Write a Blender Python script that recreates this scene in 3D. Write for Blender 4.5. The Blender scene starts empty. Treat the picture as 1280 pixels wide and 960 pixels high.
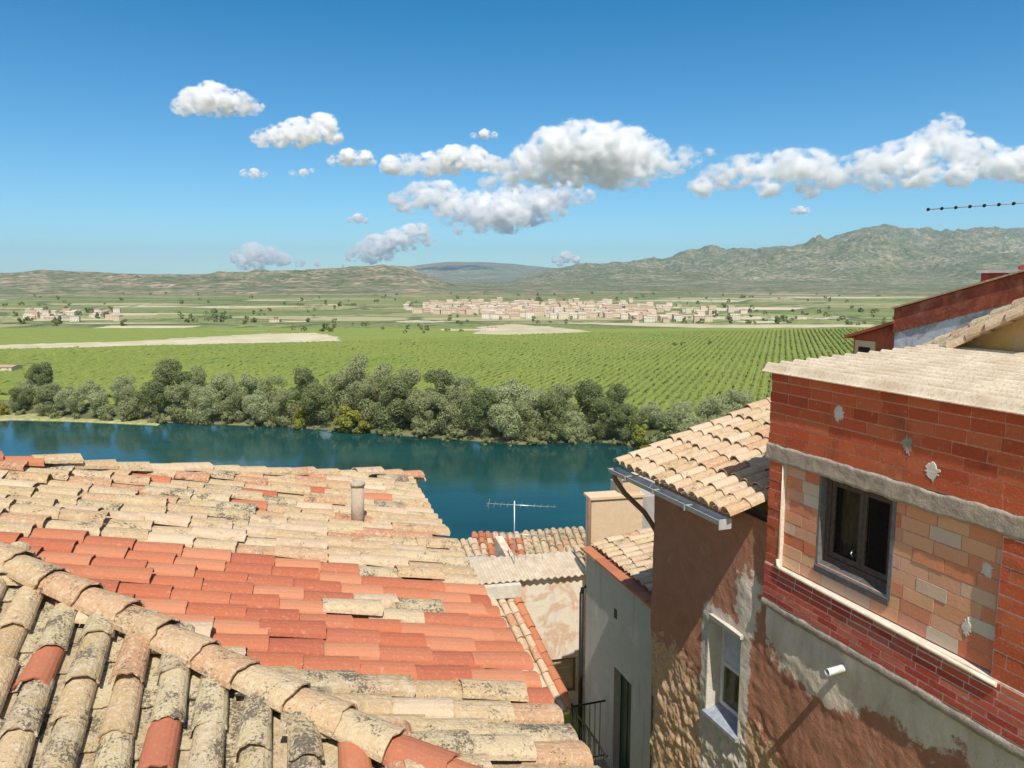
import bpy, math, random
import numpy as np
from mathutils import Vector, Matrix

# ------------------------------------------------------------------ scene, camera, light
S = bpy.context.scene
COL = S.collection
F, VH, CZ = 950.0, 350.0, 45.0            # focal length in photo pixels, horizon line, eye height over the river
PITCH = math.atan((480 - VH) / F)
cam = bpy.data.cameras.new('camera'); cam.sensor_width = 36; cam.lens = 36 * F / 1280
cam.clip_start = 0.1; cam.clip_end = 200000
camo = bpy.data.objects.new('camera', cam); COL.objects.link(camo)
camo.location = (0, 0, CZ); camo.rotation_euler = (math.pi / 2 - PITCH, 0, 0)
S.camera = camo

SUN_EL = math.radians(56)
SUN_H = Vector((0.150, -0.9887, 0)).normalized()
SUN_V = Vector((SUN_H.x * math.cos(SUN_EL), SUN_H.y * math.cos(SUN_EL), math.sin(SUN_EL)))
world = bpy.data.worlds.new('World'); S.world = world; world.use_nodes = True
wt = world.node_tree; wt.nodes.clear()
sky = wt.nodes.new('ShaderNodeTexSky'); sky.sky_type = 'NISHITA'; sky.sun_disc = False
sky.sun_elevation = SUN_EL; sky.sun_rotation = math.atan2(SUN_H.x, SUN_H.y)
sky.altitude = 300; sky.air_density = 1.0; sky.dust_density = 0.15; sky.ozone_density = 3.0
def wn(k): return wt.nodes.new('ShaderNode' + k)
# the clear northern sky over the valley is a deep azure, the unseen southern sky gets an added warm, bright tint to lift the shaded walls
wtc = wn('TexCoord'); wsep = wn('SeparateXYZ'); wt.links.new(wtc.outputs['Generated'], wsep.inputs[0])
mrz = wn('MapRange'); mrz.inputs[1].default_value = 0.02; mrz.inputs[2].default_value = 0.36; wt.links.new(wsep.outputs['Z'], mrz.inputs[0])
mry = wn('MapRange'); mry.inputs[1].default_value = 0.05; mry.inputs[2].default_value = 0.55; mry.interpolation_type = 'SMOOTHSTEP'; wt.links.new(wsep.outputs['Y'], mry.inputs[0])
def wmix(fac, a, b, mode='MIX'):
    n = wn('Mix'); n.data_type = 'RGBA'; n.blend_type = mode
    for sock, v in ((n.inputs[0], fac), (n.inputs[6], a), (n.inputs[7], b)):
        if hasattr(v, 'is_linked'): wt.links.new(v, sock)
        elif isinstance(v, tuple): sock.default_value = (*v, 1)
        else: sock.default_value = v
    return n.outputs[2]
north = wmix(mrz.outputs[0], (.56, .83, .98), (.0, .56, .80))
col = wmix(1.0, sky.outputs[0], wmix(mry.outputs[0], (1.36, 1.10, .92), north), 'MULTIPLY')
bg = wn('Background'); bg.inputs[1].default_value = 0.107; wo = wn('OutputWorld')
wt.links.new(col, bg.inputs[0]); wt.links.new(bg.outputs[0], wo.inputs[0])
sl = bpy.data.lights.new('sun', 'SUN'); sl.energy = 3.9; sl.angle = math.radians(0.5); sl.color = (1.0, 0.945, 0.85)
so = bpy.data.objects.new('sun', sl); COL.objects.link(so)
so.rotation_euler = SUN_V.to_track_quat('Z', 'Y').to_euler(); so.location = (0, 0, 300)
S.view_settings.view_transform = 'Standard'; S.view_settings.look = 'None'
S.view_settings.exposure = 0.42; S.view_settings.gamma = 1
S.cycles.use_denoising = True
S.cycles.max_bounces = 22; S.cycles.diffuse_bounces = 4; S.cycles.glossy_bounces = 3
S.cycles.transmission_bounces = 4; S.cycles.transparent_max_bounces = 12; S.cycles.volume_bounces = 20
S.cycles.sample_clamp_indirect = 6

# ------------------------------------------------------------------ helpers
FWD = np.array([0, math.cos(PITCH), -math.sin(PITCH)]); UPV = np.array([0, math.sin(PITCH), math.cos(PITCH)]); RTV = np.array([1., 0, 0])
CAMP = np.array([0, 0, CZ])
def ray(u, v): return FWD + (u - 640) / F * RTV + (480 - v) / F * UPV
def at(u, v, Y):                          # the point at forward distance Y that the photo shows at pixel u, v
    r = ray(u, v); return CAMP + r * (Y / r[1])
def hit(u, v, P0, n):
    r = ray(u, v); return CAMP + r * (((P0 - CAMP) @ n) / (r @ n))
def unit(a): a = np.asarray(a, float); return a / np.linalg.norm(a)

def _h(ix, iy, iz, seed):
    n = (ix * 374761393 + iy * 668265263 + iz * 2147483647 + seed * 974634777) & 0xFFFFFFFF
    n = ((n ^ (n >> 13)) * 1274126177) & 0xFFFFFFFF
    n = ((n ^ (n >> 16)) * 2246822519) & 0xFFFFFFFF
    return ((n ^ (n >> 15)) & 0xFFFF) / 65535.0
def vnoise(x, y, z=0.0, seed=0):
    x, y, z = np.broadcast_arrays(np.asarray(x, float), np.asarray(y, float), np.asarray(z, float))
    ix, iy, iz = (np.floor(a).astype(np.int64) for a in (x, y, z))
    fx, fy, fz = x - ix, y - iy, z - iz
    fx, fy, fz = (f * f * (3 - 2 * f) for f in (fx, fy, fz))
    r = 0
    for dx in (0, 1):
        for dy in (0, 1):
            for dz in (0, 1):
                w = (fx if dx else 1 - fx) * (fy if dy else 1 - fy) * (fz if dz else 1 - fz)
                r = r + w * _h(ix + dx, iy + dy, iz + dz, seed)
    return r
def fbm(x, y, z=0.0, seed=0, oct=4, gain=0.5):
    s, a, t = 0, 1.0, 0
    for o in range(oct):
        s = s + a * vnoise(np.asarray(x) * 2 ** o, np.asarray(y) * 2 ** o, np.asarray(z) * 2 ** o, seed + o * 7); t += a; a *= gain
    return s / t
def ridged(x, y, seed=0, oct=5):
    s, a, t = 0, 1.0, 0
    for o in range(oct):
        n = 1 - np.abs(2 * vnoise(np.asarray(x) * 2 ** o, np.asarray(y) * 2 ** o, 0, seed + o * 5) - 1); s = s + a * n * n; t += a; a *= 0.5
    return s / t
def sstep(a, b, x): t = np.clip((x - a) / (b - a), 0, 1); return t * t * (3 - 2 * t)

def tag(o, label=None, cat=None, group=None, kind=None):
    for k, v in (('label', label), ('category', cat), ('group', group), ('kind', kind)):
        if v: o[k] = v
    return o
def empty(name, loc, rz=0.0, label=None, cat=None, group=None):
    o = bpy.data.objects.new(name, None); COL.objects.link(o); o.empty_display_size = 0.2
    o.location = loc; o.rotation_euler = (0, 0, rz)
    return tag(o, label, cat, group)
def link(name, me, parent=None, loc=None):
    o = bpy.data.objects.new(name, me); COL.objects.link(o)
    if parent is not None: o.parent = parent
    if loc is not None: o.location = loc
    return o
def mesh_np(name, V, Q, mats, smooth=False, fmat=None):
    V = np.asarray(V, np.float32); Q = np.asarray(Q, np.int32); k = Q.shape[1]
    me = bpy.data.meshes.new(name)
    me.vertices.add(len(V)); me.vertices.foreach_set('co', V.ravel())
    me.loops.add(Q.size); me.loops.foreach_set('vertex_index', Q.ravel())
    me.polygons.add(len(Q)); me.polygons.foreach_set('loop_start', np.arange(0, Q.size, k, dtype=np.int32))
    me.polygons.foreach_set('use_smooth', np.full(len(Q), smooth))
    for m in mats: me.materials.append(m)
    if fmat is not None: me.polygons.foreach_set('material_index', np.asarray(fmat, np.int32))
    me.update(calc_edges=True); me.validate()
    return me
def grid_faces(nu, nv):
    i = np.arange(nu - 1)[:, None] * nv + np.arange(nv - 1)[None, :]
    return np.stack([i, i + nv, i + nv + 1, i + 1], -1).reshape(-1, 4)

class MB:
    def __init__(s): s.v = []; s.f = []; s.m = []; s.sm = []
    def add(s, vs, fs, m=0, smooth=False):
        b = len(s.v); s.v.extend([tuple(map(float, p)) for p in vs])
        s.f.extend([tuple(b + i for i in f) for f in fs]); s.m.extend([m] * len(fs)); s.sm.extend([smooth] * len(fs)); return s
    def box(s, x0, x1, y0, y1, z0, z1, m=0, jit=0.0):
        P = [(x, y, z) for x in (x0, x1) for y in (y0, y1) for z in (z0, z1)]
        if jit: P = [tuple(c + random.uniform(-jit, jit) for c in p) for p in P]
        return s.add(P, [(0, 1, 3, 2), (4, 6, 7, 5), (0, 4, 5, 1), (2, 3, 7, 6), (0, 2, 6, 4), (1, 5, 7, 3)], m)
    def hexa(s, P, m=0):                  # eight corners: bottom ring of four, top ring of four
        return s.add(P, [(3, 2, 1, 0), (4, 5, 6, 7), (0, 1, 5, 4), (1, 2, 6, 5), (2, 3, 7, 6), (3, 0, 4, 7)], m)
    def tube(s, pts, r, m=0, n=8, cap=True):
        pts = [np.asarray(p, float) for p in pts]; rs = r if isinstance(r, (list, tuple)) else [r] * len(pts)
        vs = []; fs = []
        for i, p in enumerate(pts):
            a = pts[min(i + 1, len(pts) - 1)] - pts[max(i - 1, 0)]; a = unit(a)
            q = np.array([0, 0, 1.]) if abs(a[2]) < 0.9 else np.array([1., 0, 0])
            b = unit(np.cross(a, q)); c = np.cross(a, b)
            for k in range(n):
                t = 2 * math.pi * k / n; vs.append(p + rs[i] * (b * math.cos(t) + c * math.sin(t)))
        for i in range(len(pts) - 1):
            for k in range(n):
                k2 = (k + 1) % n; fs.append((i * n + k, i * n + k2, (i + 1) * n + k2, (i + 1) * n + k))
        s.add(vs, fs, m, True)
        if cap:
            b = len(s.v) - len(vs)
            s.f.append(tuple(b + k for k in range(n))[::-1]); s.m.append(m); s.sm.append(False)
            s.f.append(tuple(b + (len(pts) - 1) * n + k for k in range(n))); s.m.append(m); s.sm.append(False)
        return s
    def tile(s, O, ax, nrm, L, r0, r1, m=0, flip=False, seg=7, flat=0.85, th=0.014, rag=0.006):
        """a barrel tile: O the middle of its upper end, ax down its length, nrm away from the roof"""
        ax = unit(ax); nrm = unit(nrm - ax * (nrm @ ax)); sd = np.cross(nrm, ax); sg = -1 if flip else 1
        vs = []; st = (0, 0.5, 1)
        rg = [random.uniform(-rag, rag) for _ in range(seg + 1)]
        for i, t in enumerate(st):
            r = r0 + (r1 - r0) * t + (random.uniform(-.003, .003) if i == 1 else 0)
            for lay in (0, 1):
                rr = r - th * lay
                for k in range(seg + 1):
                    a = math.pi * k / seg
                    p = O + ax * (L * t + (rg[k] if i == 2 else 0)) + sd * (rr * math.cos(a)) + nrm * (sg * (rr * math.sin(a)) * flat)
                    vs.append(p)
        n = seg + 1; fs = []; idx = lambda i, l, k: (i * 2 + l) * n + k
        for i in range(2):
            for k in range(seg):
                fs.append((idx(i, 0, k), idx(i, 0, k + 1), idx(i + 1, 0, k + 1), idx(i + 1, 0, k)))
                fs.append((idx(i, 1, k + 1), idx(i, 1, k), idx(i + 1, 1, k), idx(i + 1, 1, k + 1)))
            for k in (0, seg): fs.append((idx(i, 0, k), idx(i + 1, 0, k), idx(i + 1, 1, k), idx(i, 1, k)))
        for i in (0, 2):
            for k in range(seg): fs.append((idx(i, 0, k), idx(i, 1, k), idx(i, 1, k + 1), idx(i, 0, k + 1)))
        return s.add(vs, fs, m, False)
    def build(s, name, mats, parent=None, loc=None, flatshade=False):
        me = bpy.data.meshes.new(name); me.from_pydata(s.v, [], s.f)
        for m in (mats if isinstance(mats, (list, tuple)) else [mats]): me.materials.append(m)
        me.polygons.foreach_set('material_index', np.array(s.m, np.int32))
        me.polygons.foreach_set('use_smooth', np.array(s.sm, bool)); me.update()
        return link(name, me, parent, loc)

# ------------------------------------------------------------------ materials
class NT:
    def __init__(s, name, rough=0.85, spec=0.3):
        s.m = bpy.data.materials.new(name); s.m.use_nodes = True; s.t = s.m.node_tree; s.t.nodes.clear()
        s.o = s.n('OutputMaterial'); s.p = s.n('BsdfPrincipled'); s.l(s.p.outputs[0], s.o.inputs[0])
        s.p.inputs['Roughness'].default_value = rough; s.p.inputs['Specular IOR Level'].default_value = spec
        s.co = s.n('TexCoord').outputs['Object']
    def n(s, k): return s.t.nodes.new('ShaderNode' + k)
    def l(s, a, b): s.t.links.new(a, b)
    def set(s, sock, v):
        if hasattr(v, 'links') or hasattr(v, 'is_linked'): s.l(v, sock)
        elif isinstance(v, (tuple, list)): sock.default_value = (*v, 1.0) if len(v) == 3 and sock.type == 'RGBA' else v
        else: sock.default_value = v
    def noise(s, scale, detail=4, rough=0.55, vec=None, dist=0.0):
        n = s.n('TexNoise'); n.inputs['Scale'].default_value = scale; n.inputs['Detail'].default_value = detail
        n.inputs['Roughness'].default_value = rough; n.inputs['Distortion'].default_value = dist; s.l(vec or s.co, n.inputs['Vector']); return n.outputs[0]
    def vor(s, scale, vec=None, out='Distance', rnd=1.0):
        n = s.n('TexVoronoi'); n.inputs['Scale'].default_value = scale; n.inputs['Randomness'].default_value = rnd; s.l(vec or s.co, n.inputs['Vector']); return n.outputs[out]
    def map(s, sc, vec=None, rot=(0, 0, 0)):
        n = s.n('Mapping'); n.inputs['Scale'].default_value = sc; n.inputs['Rotation'].default_value = rot; s.l(vec or s.co, n.inputs['Vector']); return n.outputs[0]
    def ramp(s, fac, stops, const=False):
        n = s.n('ValToRGB'); cr = n.color_ramp; cr.interpolation = 'CONSTANT' if const else 'LINEAR'
        while len(cr.elements) < len(stops): cr.elements.new(0.5)
        for e, (p, c) in zip(cr.elements, stops):
            e.position = p; e.color = (*c, 1) if isinstance(c, (tuple, list)) else (c, c, c, 1)
        s.l(fac, n.inputs[0]); return n.outputs[0]
    def step(s, fac, a, b): return s.ramp(fac, [(a, 0.0), (b, 1.0)] if a < b else [(b, 1.0), (a, 0.0)])
    def mix(s, fac, a, b, mode='MIX'):
        n = s.n('Mix'); n.data_type = 'RGBA'; n.blend_type = mode; n.clamp_factor = True
        s.set(n.inputs[0], fac); s.set(n.inputs[6], a); s.set(n.inputs[7], b); return n.outputs[2]
    def math(s, op, a, b=0.0):
        n = s.n('Math'); n.operation = op; s.set(n.inputs[0], a); s.set(n.inputs[1], b); return n.outputs[0]
    def island(s): return s.n('NewGeometry').outputs['Random Per Island']
    def objrand(s): return s.n('ObjectInfo').outputs['Random']
    def attr(s, name):
        n = s.n('Attribute'); n.attribute_name = name; return n
    def bump(s, h, strength=0.4, dist=0.02):
        n = s.n('Bump'); n.inputs['Strength'].default_value = strength; n.inputs['Distance'].default_value = dist
        s.l(h, n.inputs['Height']); s.l(n.outputs[0], s.p.inputs['Normal'])
    def done(s, col): s.set(s.p.inputs['Base Color'], col); return s.m

def plain(name, col, rough=0.6, metal=0.0, var=0.15, scale=8):
    k = NT(name, rough); k.p.inputs['Metallic'].default_value = metal
    c2 = tuple(x * (1 - var * 2) for x in col)
    nz = k.noise(scale, 5); k.bump(nz, 0.15, 0.01)
    return k.done(k.mix(k.step(nz, 0.3, 0.7), c2, col))

def tile_mat(name, stops, lich=0.5, dark=0.55, yellow=0.6, bump=0.7, pale=(0.62, 0.53, 0.37), crust=0.55):
    k = NT(name, 0.92, 0.15)
    base = k.ramp(k.island(), stops)
    big = k.noise(2.3, 3); n1 = k.noise(16, 6, 0.65, dist=0.4); n2 = k.noise(55, 4, 0.7); n3 = k.noise(28, 5, 0.7, dist=0.6)
    base = k.mix(k.math('MULTIPLY', k.step(n1, lich, lich + 0.12), 0.75), base, pale)
    base = k.mix(k.math('MULTIPLY', k.step(k.math('ADD', k.math('MULTIPLY', n3, 0.6), k.math('MULTIPLY', big, 0.4)), yellow, yellow + 0.08), 0.6), base, (0.52, 0.36, 0.10))
    mot = k.math('ADD', k.math('MULTIPLY', k.noise(24, 6, 0.75, dist=0.8), .6), k.math('MULTIPLY', k.noise(8, 4, .7, dist=.5), .4)); base = k.mix(k.math('MULTIPLY', k.step(mot, .47, .36), crust), base, (.31, .225, .14)); base = k.mix(k.math('MULTIPLY', k.step(k.noise(38, 5, .75), .54, .62), crust * .8), base, tuple(min(1, c * 1.12) for c in pale))
    d = k.math('ADD', k.math('MULTIPLY', n2, 0.55), k.math('MULTIPLY', k.noise(5, 3), 0.45))
    base = k.mix(k.math('MULTIPLY', k.step(d, dark, dark + 0.05), 0.85), base, (0.075, 0.065, 0.055))
    base = k.mix(k.math('MULTIPLY', k.noise(90, 2), 0.25), base, (0.25, 0.2, 0.14))
    k.bump(k.math('ADD', n1, k.math('MULTIPLY', n2, 0.6)), bump, 0.02)
    return k.done(base)
TAN = [(0, (.58, .41, .23)), (.2, (.63, .48, .29)), (.4, (.54, .36, .20)), (.55, (.65, .52, .33)), (.68, (.58, .33, .19)), (.80, (.62, .45, .26)), (.92, (.54, .25, .14))]
M_TAN = tile_mat('old_tan_tile', TAN, 0.54, 0.57, 0.55, 1.0, pale=(.66, .55, .37), crust=.95)
M_RED = tile_mat('newer_red_tile', [(0, (.47, .12, .055)), (.25, (.54, .17, .08)), (.5, (.43, .105, .055)), (.75, (.53, .19, .095)), (.9, (.58, .23, .12))], 0.60, 0.63, 0.74, 0.5, (.60, .32, .20), .30)
M_LICH = tile_mat('lichened_tile', [(0, (.48, .37, .22)), (.3, (.60, .49, .29)), (.6, (.42, .31, .20)), (.8, (.62, .51, .31)), (1, (.50, .34, .20))], 0.47, 0.515, 0.53, 1.0, crust=.8)
M_ORANGE = tile_mat('bare_orange_tile', [(0, (.46, .15, .07)), (.5, (.52, .19, .09)), (1, (.42, .13, .07))], 0.66, 0.64, 0.75, 0.35, (.58, .38, .25), .2)
M_PALE = tile_mat('pale_tile', [(0, (.58, .41, .26)), (.3, (.64, .49, .33)), (.6, (.52, .35, .22)), (.8, (.66, .52, .36)), (1, (.55, .37, .23))], 0.5, 0.60, 0.64, 0.6, (.66, .53, .38))

def brick_mat(name, stops, smear=0.62, smearc=(.42, .34, .27), stain=0.6):
    k = NT(name, 0.9, 0.2); b = k.ramp(k.island(), stops)
    n1 = k.noise(9, 6, 0.65); n2 = k.noise(60, 4, 0.7); n3 = k.noise(2.2, 4, 0.6, dist=0.5)
    b = k.mix(k.math('MULTIPLY', k.step(n1, smear, smear + 0.14), 0.6), b, smearc)
    b = k.mix(k.math('MULTIPLY', k.step(n3, stain, stain + 0.14), 0.6), b, (.17, .065, .035)); b = k.mix(k.math('MULTIPLY', k.step(k.noise(26, 6, .75, dist=.5), .60, .68), .55), b, (.66, .46, .34))
    b = k.mix(k.math('MULTIPLY', n2, 0.35), b, (.30, .13, .07), 'MULTIPLY') if False else k.mix(k.math('MULTIPLY', k.step(n2, 0.55, 0.75), 0.3), b, (.52, .36, .27))
    k.bump(k.math('ADD', n1, n2), 0.5, 0.012); return k.done(b)
M_BRICK = brick_mat('red_brick', [(0, (.46, .088, .034)), (.25, (.53, .12, .046)), (.5, (.38, .066, .026)), (.75, (.56, .155, .065)), (1, (.44, .095, .038))], 0.60, (.60, .25, .15), 0.54)
M_INFILL = brick_mat('pale_brick', [(0, (.60, .23, .12)), (.18, (.72, .42, .24)), (.34, (.58, .17, .07)), (.5, (.64, .30, .19)), (.62, (.78, .58, .36)), (.72, (.60, .33, .24)), (.82, (.62, .22, .10)), (.965, (.60, .52, .40)), (1, (.72, .40, .22))], 0.66, (.70, .50, .34), 0.64)
M_DKBRICK = brick_mat('dark_red_brick', [(0, (.44, .055, .03)), (.3, (.54, .10, .055)), (.6, (.37, .045, .03)), (.85, (.58, .17, .10)), (1, (.46, .09, .06))], 0.62, (.50, .36, .30), 0.62)
def mortar_mat(name, c1, c2):
    k = NT(name, 0.95, 0.1); n = k.noise(30, 6, 0.7); k.bump(n, 0.6, 0.01); return k.done(k.mix(k.step(n, .35, .65), c1, c2))
M_MORT_R = mortar_mat('red_mortar', (.52, .20, .11), (.66, .36, .24))
M_MORT_P = mortar_mat('grey_mortar', (.36, .22, .15), (.52, .36, .26))
M_MORT_W = mortar_mat('pale_mortar', (.62, .46, .38), (.80, .68, .58))
def concrete_mat(name, c1, c2, spot=(.2, .18, .16)):
    k = NT(name, 0.93, 0.15); a = k.noise(6, 6, 0.65, dist=0.5); b = k.noise(45, 5, 0.7)
    c = k.mix(k.step(a, .35, .65), c1, c2); c = k.mix(k.math('MULTIPLY', k.step(b, .58, .7), .6), c, spot)
    k.bump(k.math('ADD', a, b), 0.6, 0.02); return k.done(c)
M_CONC = concrete_mat('concrete', (.30, .245, .19), (.46, .38, .30), (.15, .125, .10))
M_CONC_L = concrete_mat('pale_concrete', (.55, .50, .42), (.68, .62, .53), (.4, .35, .3))
def plaster_mat(name, cols, bump=0.5, streak=0.35):
    k = NT(name, 0.95, 0.1); a = k.noise(1.4, 6, 0.65, dist=0.6); b = k.noise(14, 6, 0.7); s = k.noise(5, 4, 0.6, k.map((1, 1, 0.12)))
    c = k.ramp(a, [(0.30, cols[0]), (0.46, cols[1]), (0.54, cols[2]), (0.68, cols[3])])
    c = k.mix(k.math('MULTIPLY', k.step(b, .55, .75), 0.5), c, tuple(x * .72 for x in cols[1]))
    c = k.mix(k.math('MULTIPLY', k.step(s, .55, .72), streak), c, tuple(x * .6 for x in cols[2]))
    k.bump(k.math('ADD', k.math('MULTIPLY', a, 2), b), bump, 0.02); return k.done(c)
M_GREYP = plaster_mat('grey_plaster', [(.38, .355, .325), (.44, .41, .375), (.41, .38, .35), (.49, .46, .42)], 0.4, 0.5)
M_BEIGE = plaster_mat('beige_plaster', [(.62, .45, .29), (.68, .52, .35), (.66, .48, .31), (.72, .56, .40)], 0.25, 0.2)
M_PATCHY = plaster_mat('peeling_plaster', [(.76, .66, .52), (.78, .69, .56), (.66, .45, .30), (.82, .77, .68)], 0.4, 0.3)
M_WHITEP = plaster_mat('white_plaster', [(.66, .62, .55), (.74, .70, .63), (.70, .66, .58), (.78, .75, .69)], 0.3, 0.25)
M_YELLOW = plaster_mat('yellow_lichen_plaster', [(.48, .36, .16), (.55, .40, .14), (.56, .43, .24), (.60, .50, .32)], 0.5, 0.3)
M_REDWALL = plaster_mat('red_wall', [(.36, .09, .05), (.42, .12, .07), (.26, .07, .045), (.48, .19, .12)], 0.5, 0.5)
M_BLUEW = plaster_mat('blue_white_wash', [(.50, .52, .58), (.66, .68, .72), (.36, .35, .37), (.74, .75, .77)], 0.4, 1.0)
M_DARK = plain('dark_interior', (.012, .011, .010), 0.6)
M_WOODF = plain('weathered_window_wood', (.125, .088, .068), 0.8, 0, 0.25, 25)
M_GREYF = plain('grey_window_trim', (.36, .36, .37), 0.7, 0, 0.15, 20)
M_IVORY = plain('ivory_pipe', (.80, .72, .55), 0.45)
M_WHITE = plain('white_paint', (.80, .79, .76), 0.5)
M_GUTTER = plain('grey_gutter', (.50, .50, .49), 0.6, 0.0)
M_RUST = plain('brown_downpipe', (.20, .12, .08), 0.6)
M_IRON = plain('black_iron', (.03, .03, .032), 0.5, 0.5)
M_ALU = plain('aluminium', (.62, .63, .64), 0.35, 0.8, 0.1)
M_GREEN = plain('dark_green_door', (.012, .045, .03), 0.5, 0, 0.2, 12)
M_SHUT = plain('tan_shutter', (.66, .50, .32), 0.7)
M_FRAMEB = plain('brown_wood', (.30, .17, .09), 0.7, 0, 0.2, 20)
def glass_mat():
    k = NT('window_glass', 0.02, 0.5); k.p.inputs['Base Color'].default_value = (.01, .011, .011, 1); t = k.n('BsdfTransparent'); t.inputs[0].default_value = (.86, .88, .86, 1)
    mx = k.n('MixShader'); mx.inputs[0].default_value = .30; k.l(t.outputs[0], mx.inputs[1]); k.l(k.p.outputs[0], mx.inputs[2]); k.l(mx.outputs[0], k.o.inputs[0]); return k.m
M_GLASS = glass_mat()
def fibro_mat():
    k = NT('fibre_cement', 0.92, 0.15); a = k.noise(3, 6, .65); b = k.noise(40, 5, .7)
    c = k.mix(k.step(a, .35, .65), (.54, .43, .30), (.70, .60, .46)); c = k.mix(k.math('MULTIPLY', k.step(b, .5, .64), .6), c, (.32, .25, .17))
    k.bump(b, .3, .01); return k.done(c)
M_FIBRO = fibro_mat()
def brown_mat():
    k = NT('brown_render', 0.96, 0.08); z = k.attr('zone'); sp = k.n('SeparateColor'); k.l(z.outputs['Color'], sp.inputs[0])
    a = k.noise(1.6, 6, .65, dist=.6); b = k.noise(13, 6, .7, dist=.3); c3 = k.noise(60, 4, .7); jag = k.noise(7, 6, .7)
    def edge(ch, w=0.5):
        return k.step(k.math('ADD', sp.outputs[ch], k.math('MULTIPLY', k.math('SUBTRACT', jag, 0.5), w * 1.7)), 0.46, 0.54)
    c = k.ramp(a, [(.3, (.38, .165, .098)), (.45, (.47, .225, .14)), (.58, (.42, .195, .12)), (.72, (.54, .31, .20))])
    c = k.mix(k.math('MULTIPLY', k.step(b, .58, .72), .45), c, (.31, .14, .085))
    rub = k.ramp(b, [(.3, (.36, .20, .11)), (.45, (.56, .36, .21)), (.6, (.64, .44, .27)), (.75, (.42, .23, .14))])
    c = k.mix(edge(2, .9), c, rub)
    cem = k.ramp(k.noise(4, 6, .65, k.map((1, 1, .4))), [(.3, (.58, .45, .33)), (.45, (.72, .59, .45)), (.6, (.80, .68, .54)), (.75, (.60, .45, .33))])
    c = k.mix(edge(0, .5), c, cem)
    crm = k.ramp(b, [(.3, (.52, .45, .36)), (.6, (.66, .59, .49))])
    c = k.mix(edge(1, .6), c, crm)
    k.bump(k.math('ADD', k.math('MULTIPLY', a, 1.5), k.math('ADD', b, k.math('MULTIPLY', c3, .4))), 0.8, 0.03)
    return k.done(c)
M_BROWN = brown_mat()
def leaf_mat(name, c1, c2, c3, trans=0.25):
    k = NT(name, 0.75, 0.25); r = k.objrand(); i = k.island()
    base = k.mix(r, c1, c2); base = k.mix(k.math('MULTIPLY', i, 0.7), base, c3)
    k.set(k.p.inputs['Base Color'], base)
    t = k.n('BsdfTranslucent'); k.l(base, t.inputs[0]); mx = k.n('MixShader'); mx.inputs[0].default_value = trans
    k.l(k.p.outputs[0], mx.inputs[1]); k.l(t.outputs[0], mx.inputs[2]); k.l(mx.outputs[0], k.o.inputs[0]); return k.m
M_LEAF_D = leaf_mat('dark_leaf', (.18, .23, .085), (.24, .28, .11), (.33, .36, .165), .45)
M_LEAF_S = leaf_mat('silvery_leaf', (.36, .41, .19), (.43, .47, .25), (.54, .56, .33), .45)
M_LEAF_M = leaf_mat('mid_leaf', (.29, .33, .135), (.36, .38, .175), (.46, .465, .26), .45)
M_LEAF_Y = leaf_mat('yellow_leaf', (.22, .24, .035), (.27, .27, .05), (.34, .33, .06))
M_BARK = plain('bark', (.16, .12, .085), 0.9, 0, .2, 6)

# ------------------------------------------------------------------ terrain
def bank_far(x): return 211 - 0.244 * x + 5 * (vnoise(x / 23.0, 0.3, 0, 5) - .5) * 2
def bank_near(x): return 112 - 0.10 * x
SKY_R = [(-900, 352), (600, 352), (650, 341), (690, 333), (720, 328), (760, 326), (800, 323), (830, 321), (860, 314), (885, 308), (905, 310), (925, 310), (950, 307), (1000, 302), (1040, 295), (1075, 287), (1110, 286), (1150, 288), (1190, 287), (1240, 284), (1280, 283), (1400, 288), (1900, 296)]
SKY_L = [(-900, 344), (0, 343), (60, 340), (110, 342), (180, 343), (260, 344), (330, 341), (400, 338), (440, 336), (480, 334), (510, 336), (535, 345), (570, 356), (620, 362), (2200, 362)]
SKY_B = [(-900, 347), (150, 345), (300, 342), (480, 338), (530, 331), (560, 328), (600, 328), (640, 331), (690, 335), (2200, 335)]
def interp(tab, u): return np.interp(u, [a for a, b in tab], [b for a, b in tab])
def crest(tab, u, R): return CZ + (VH - interp(tab, u)) / F * R
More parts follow.
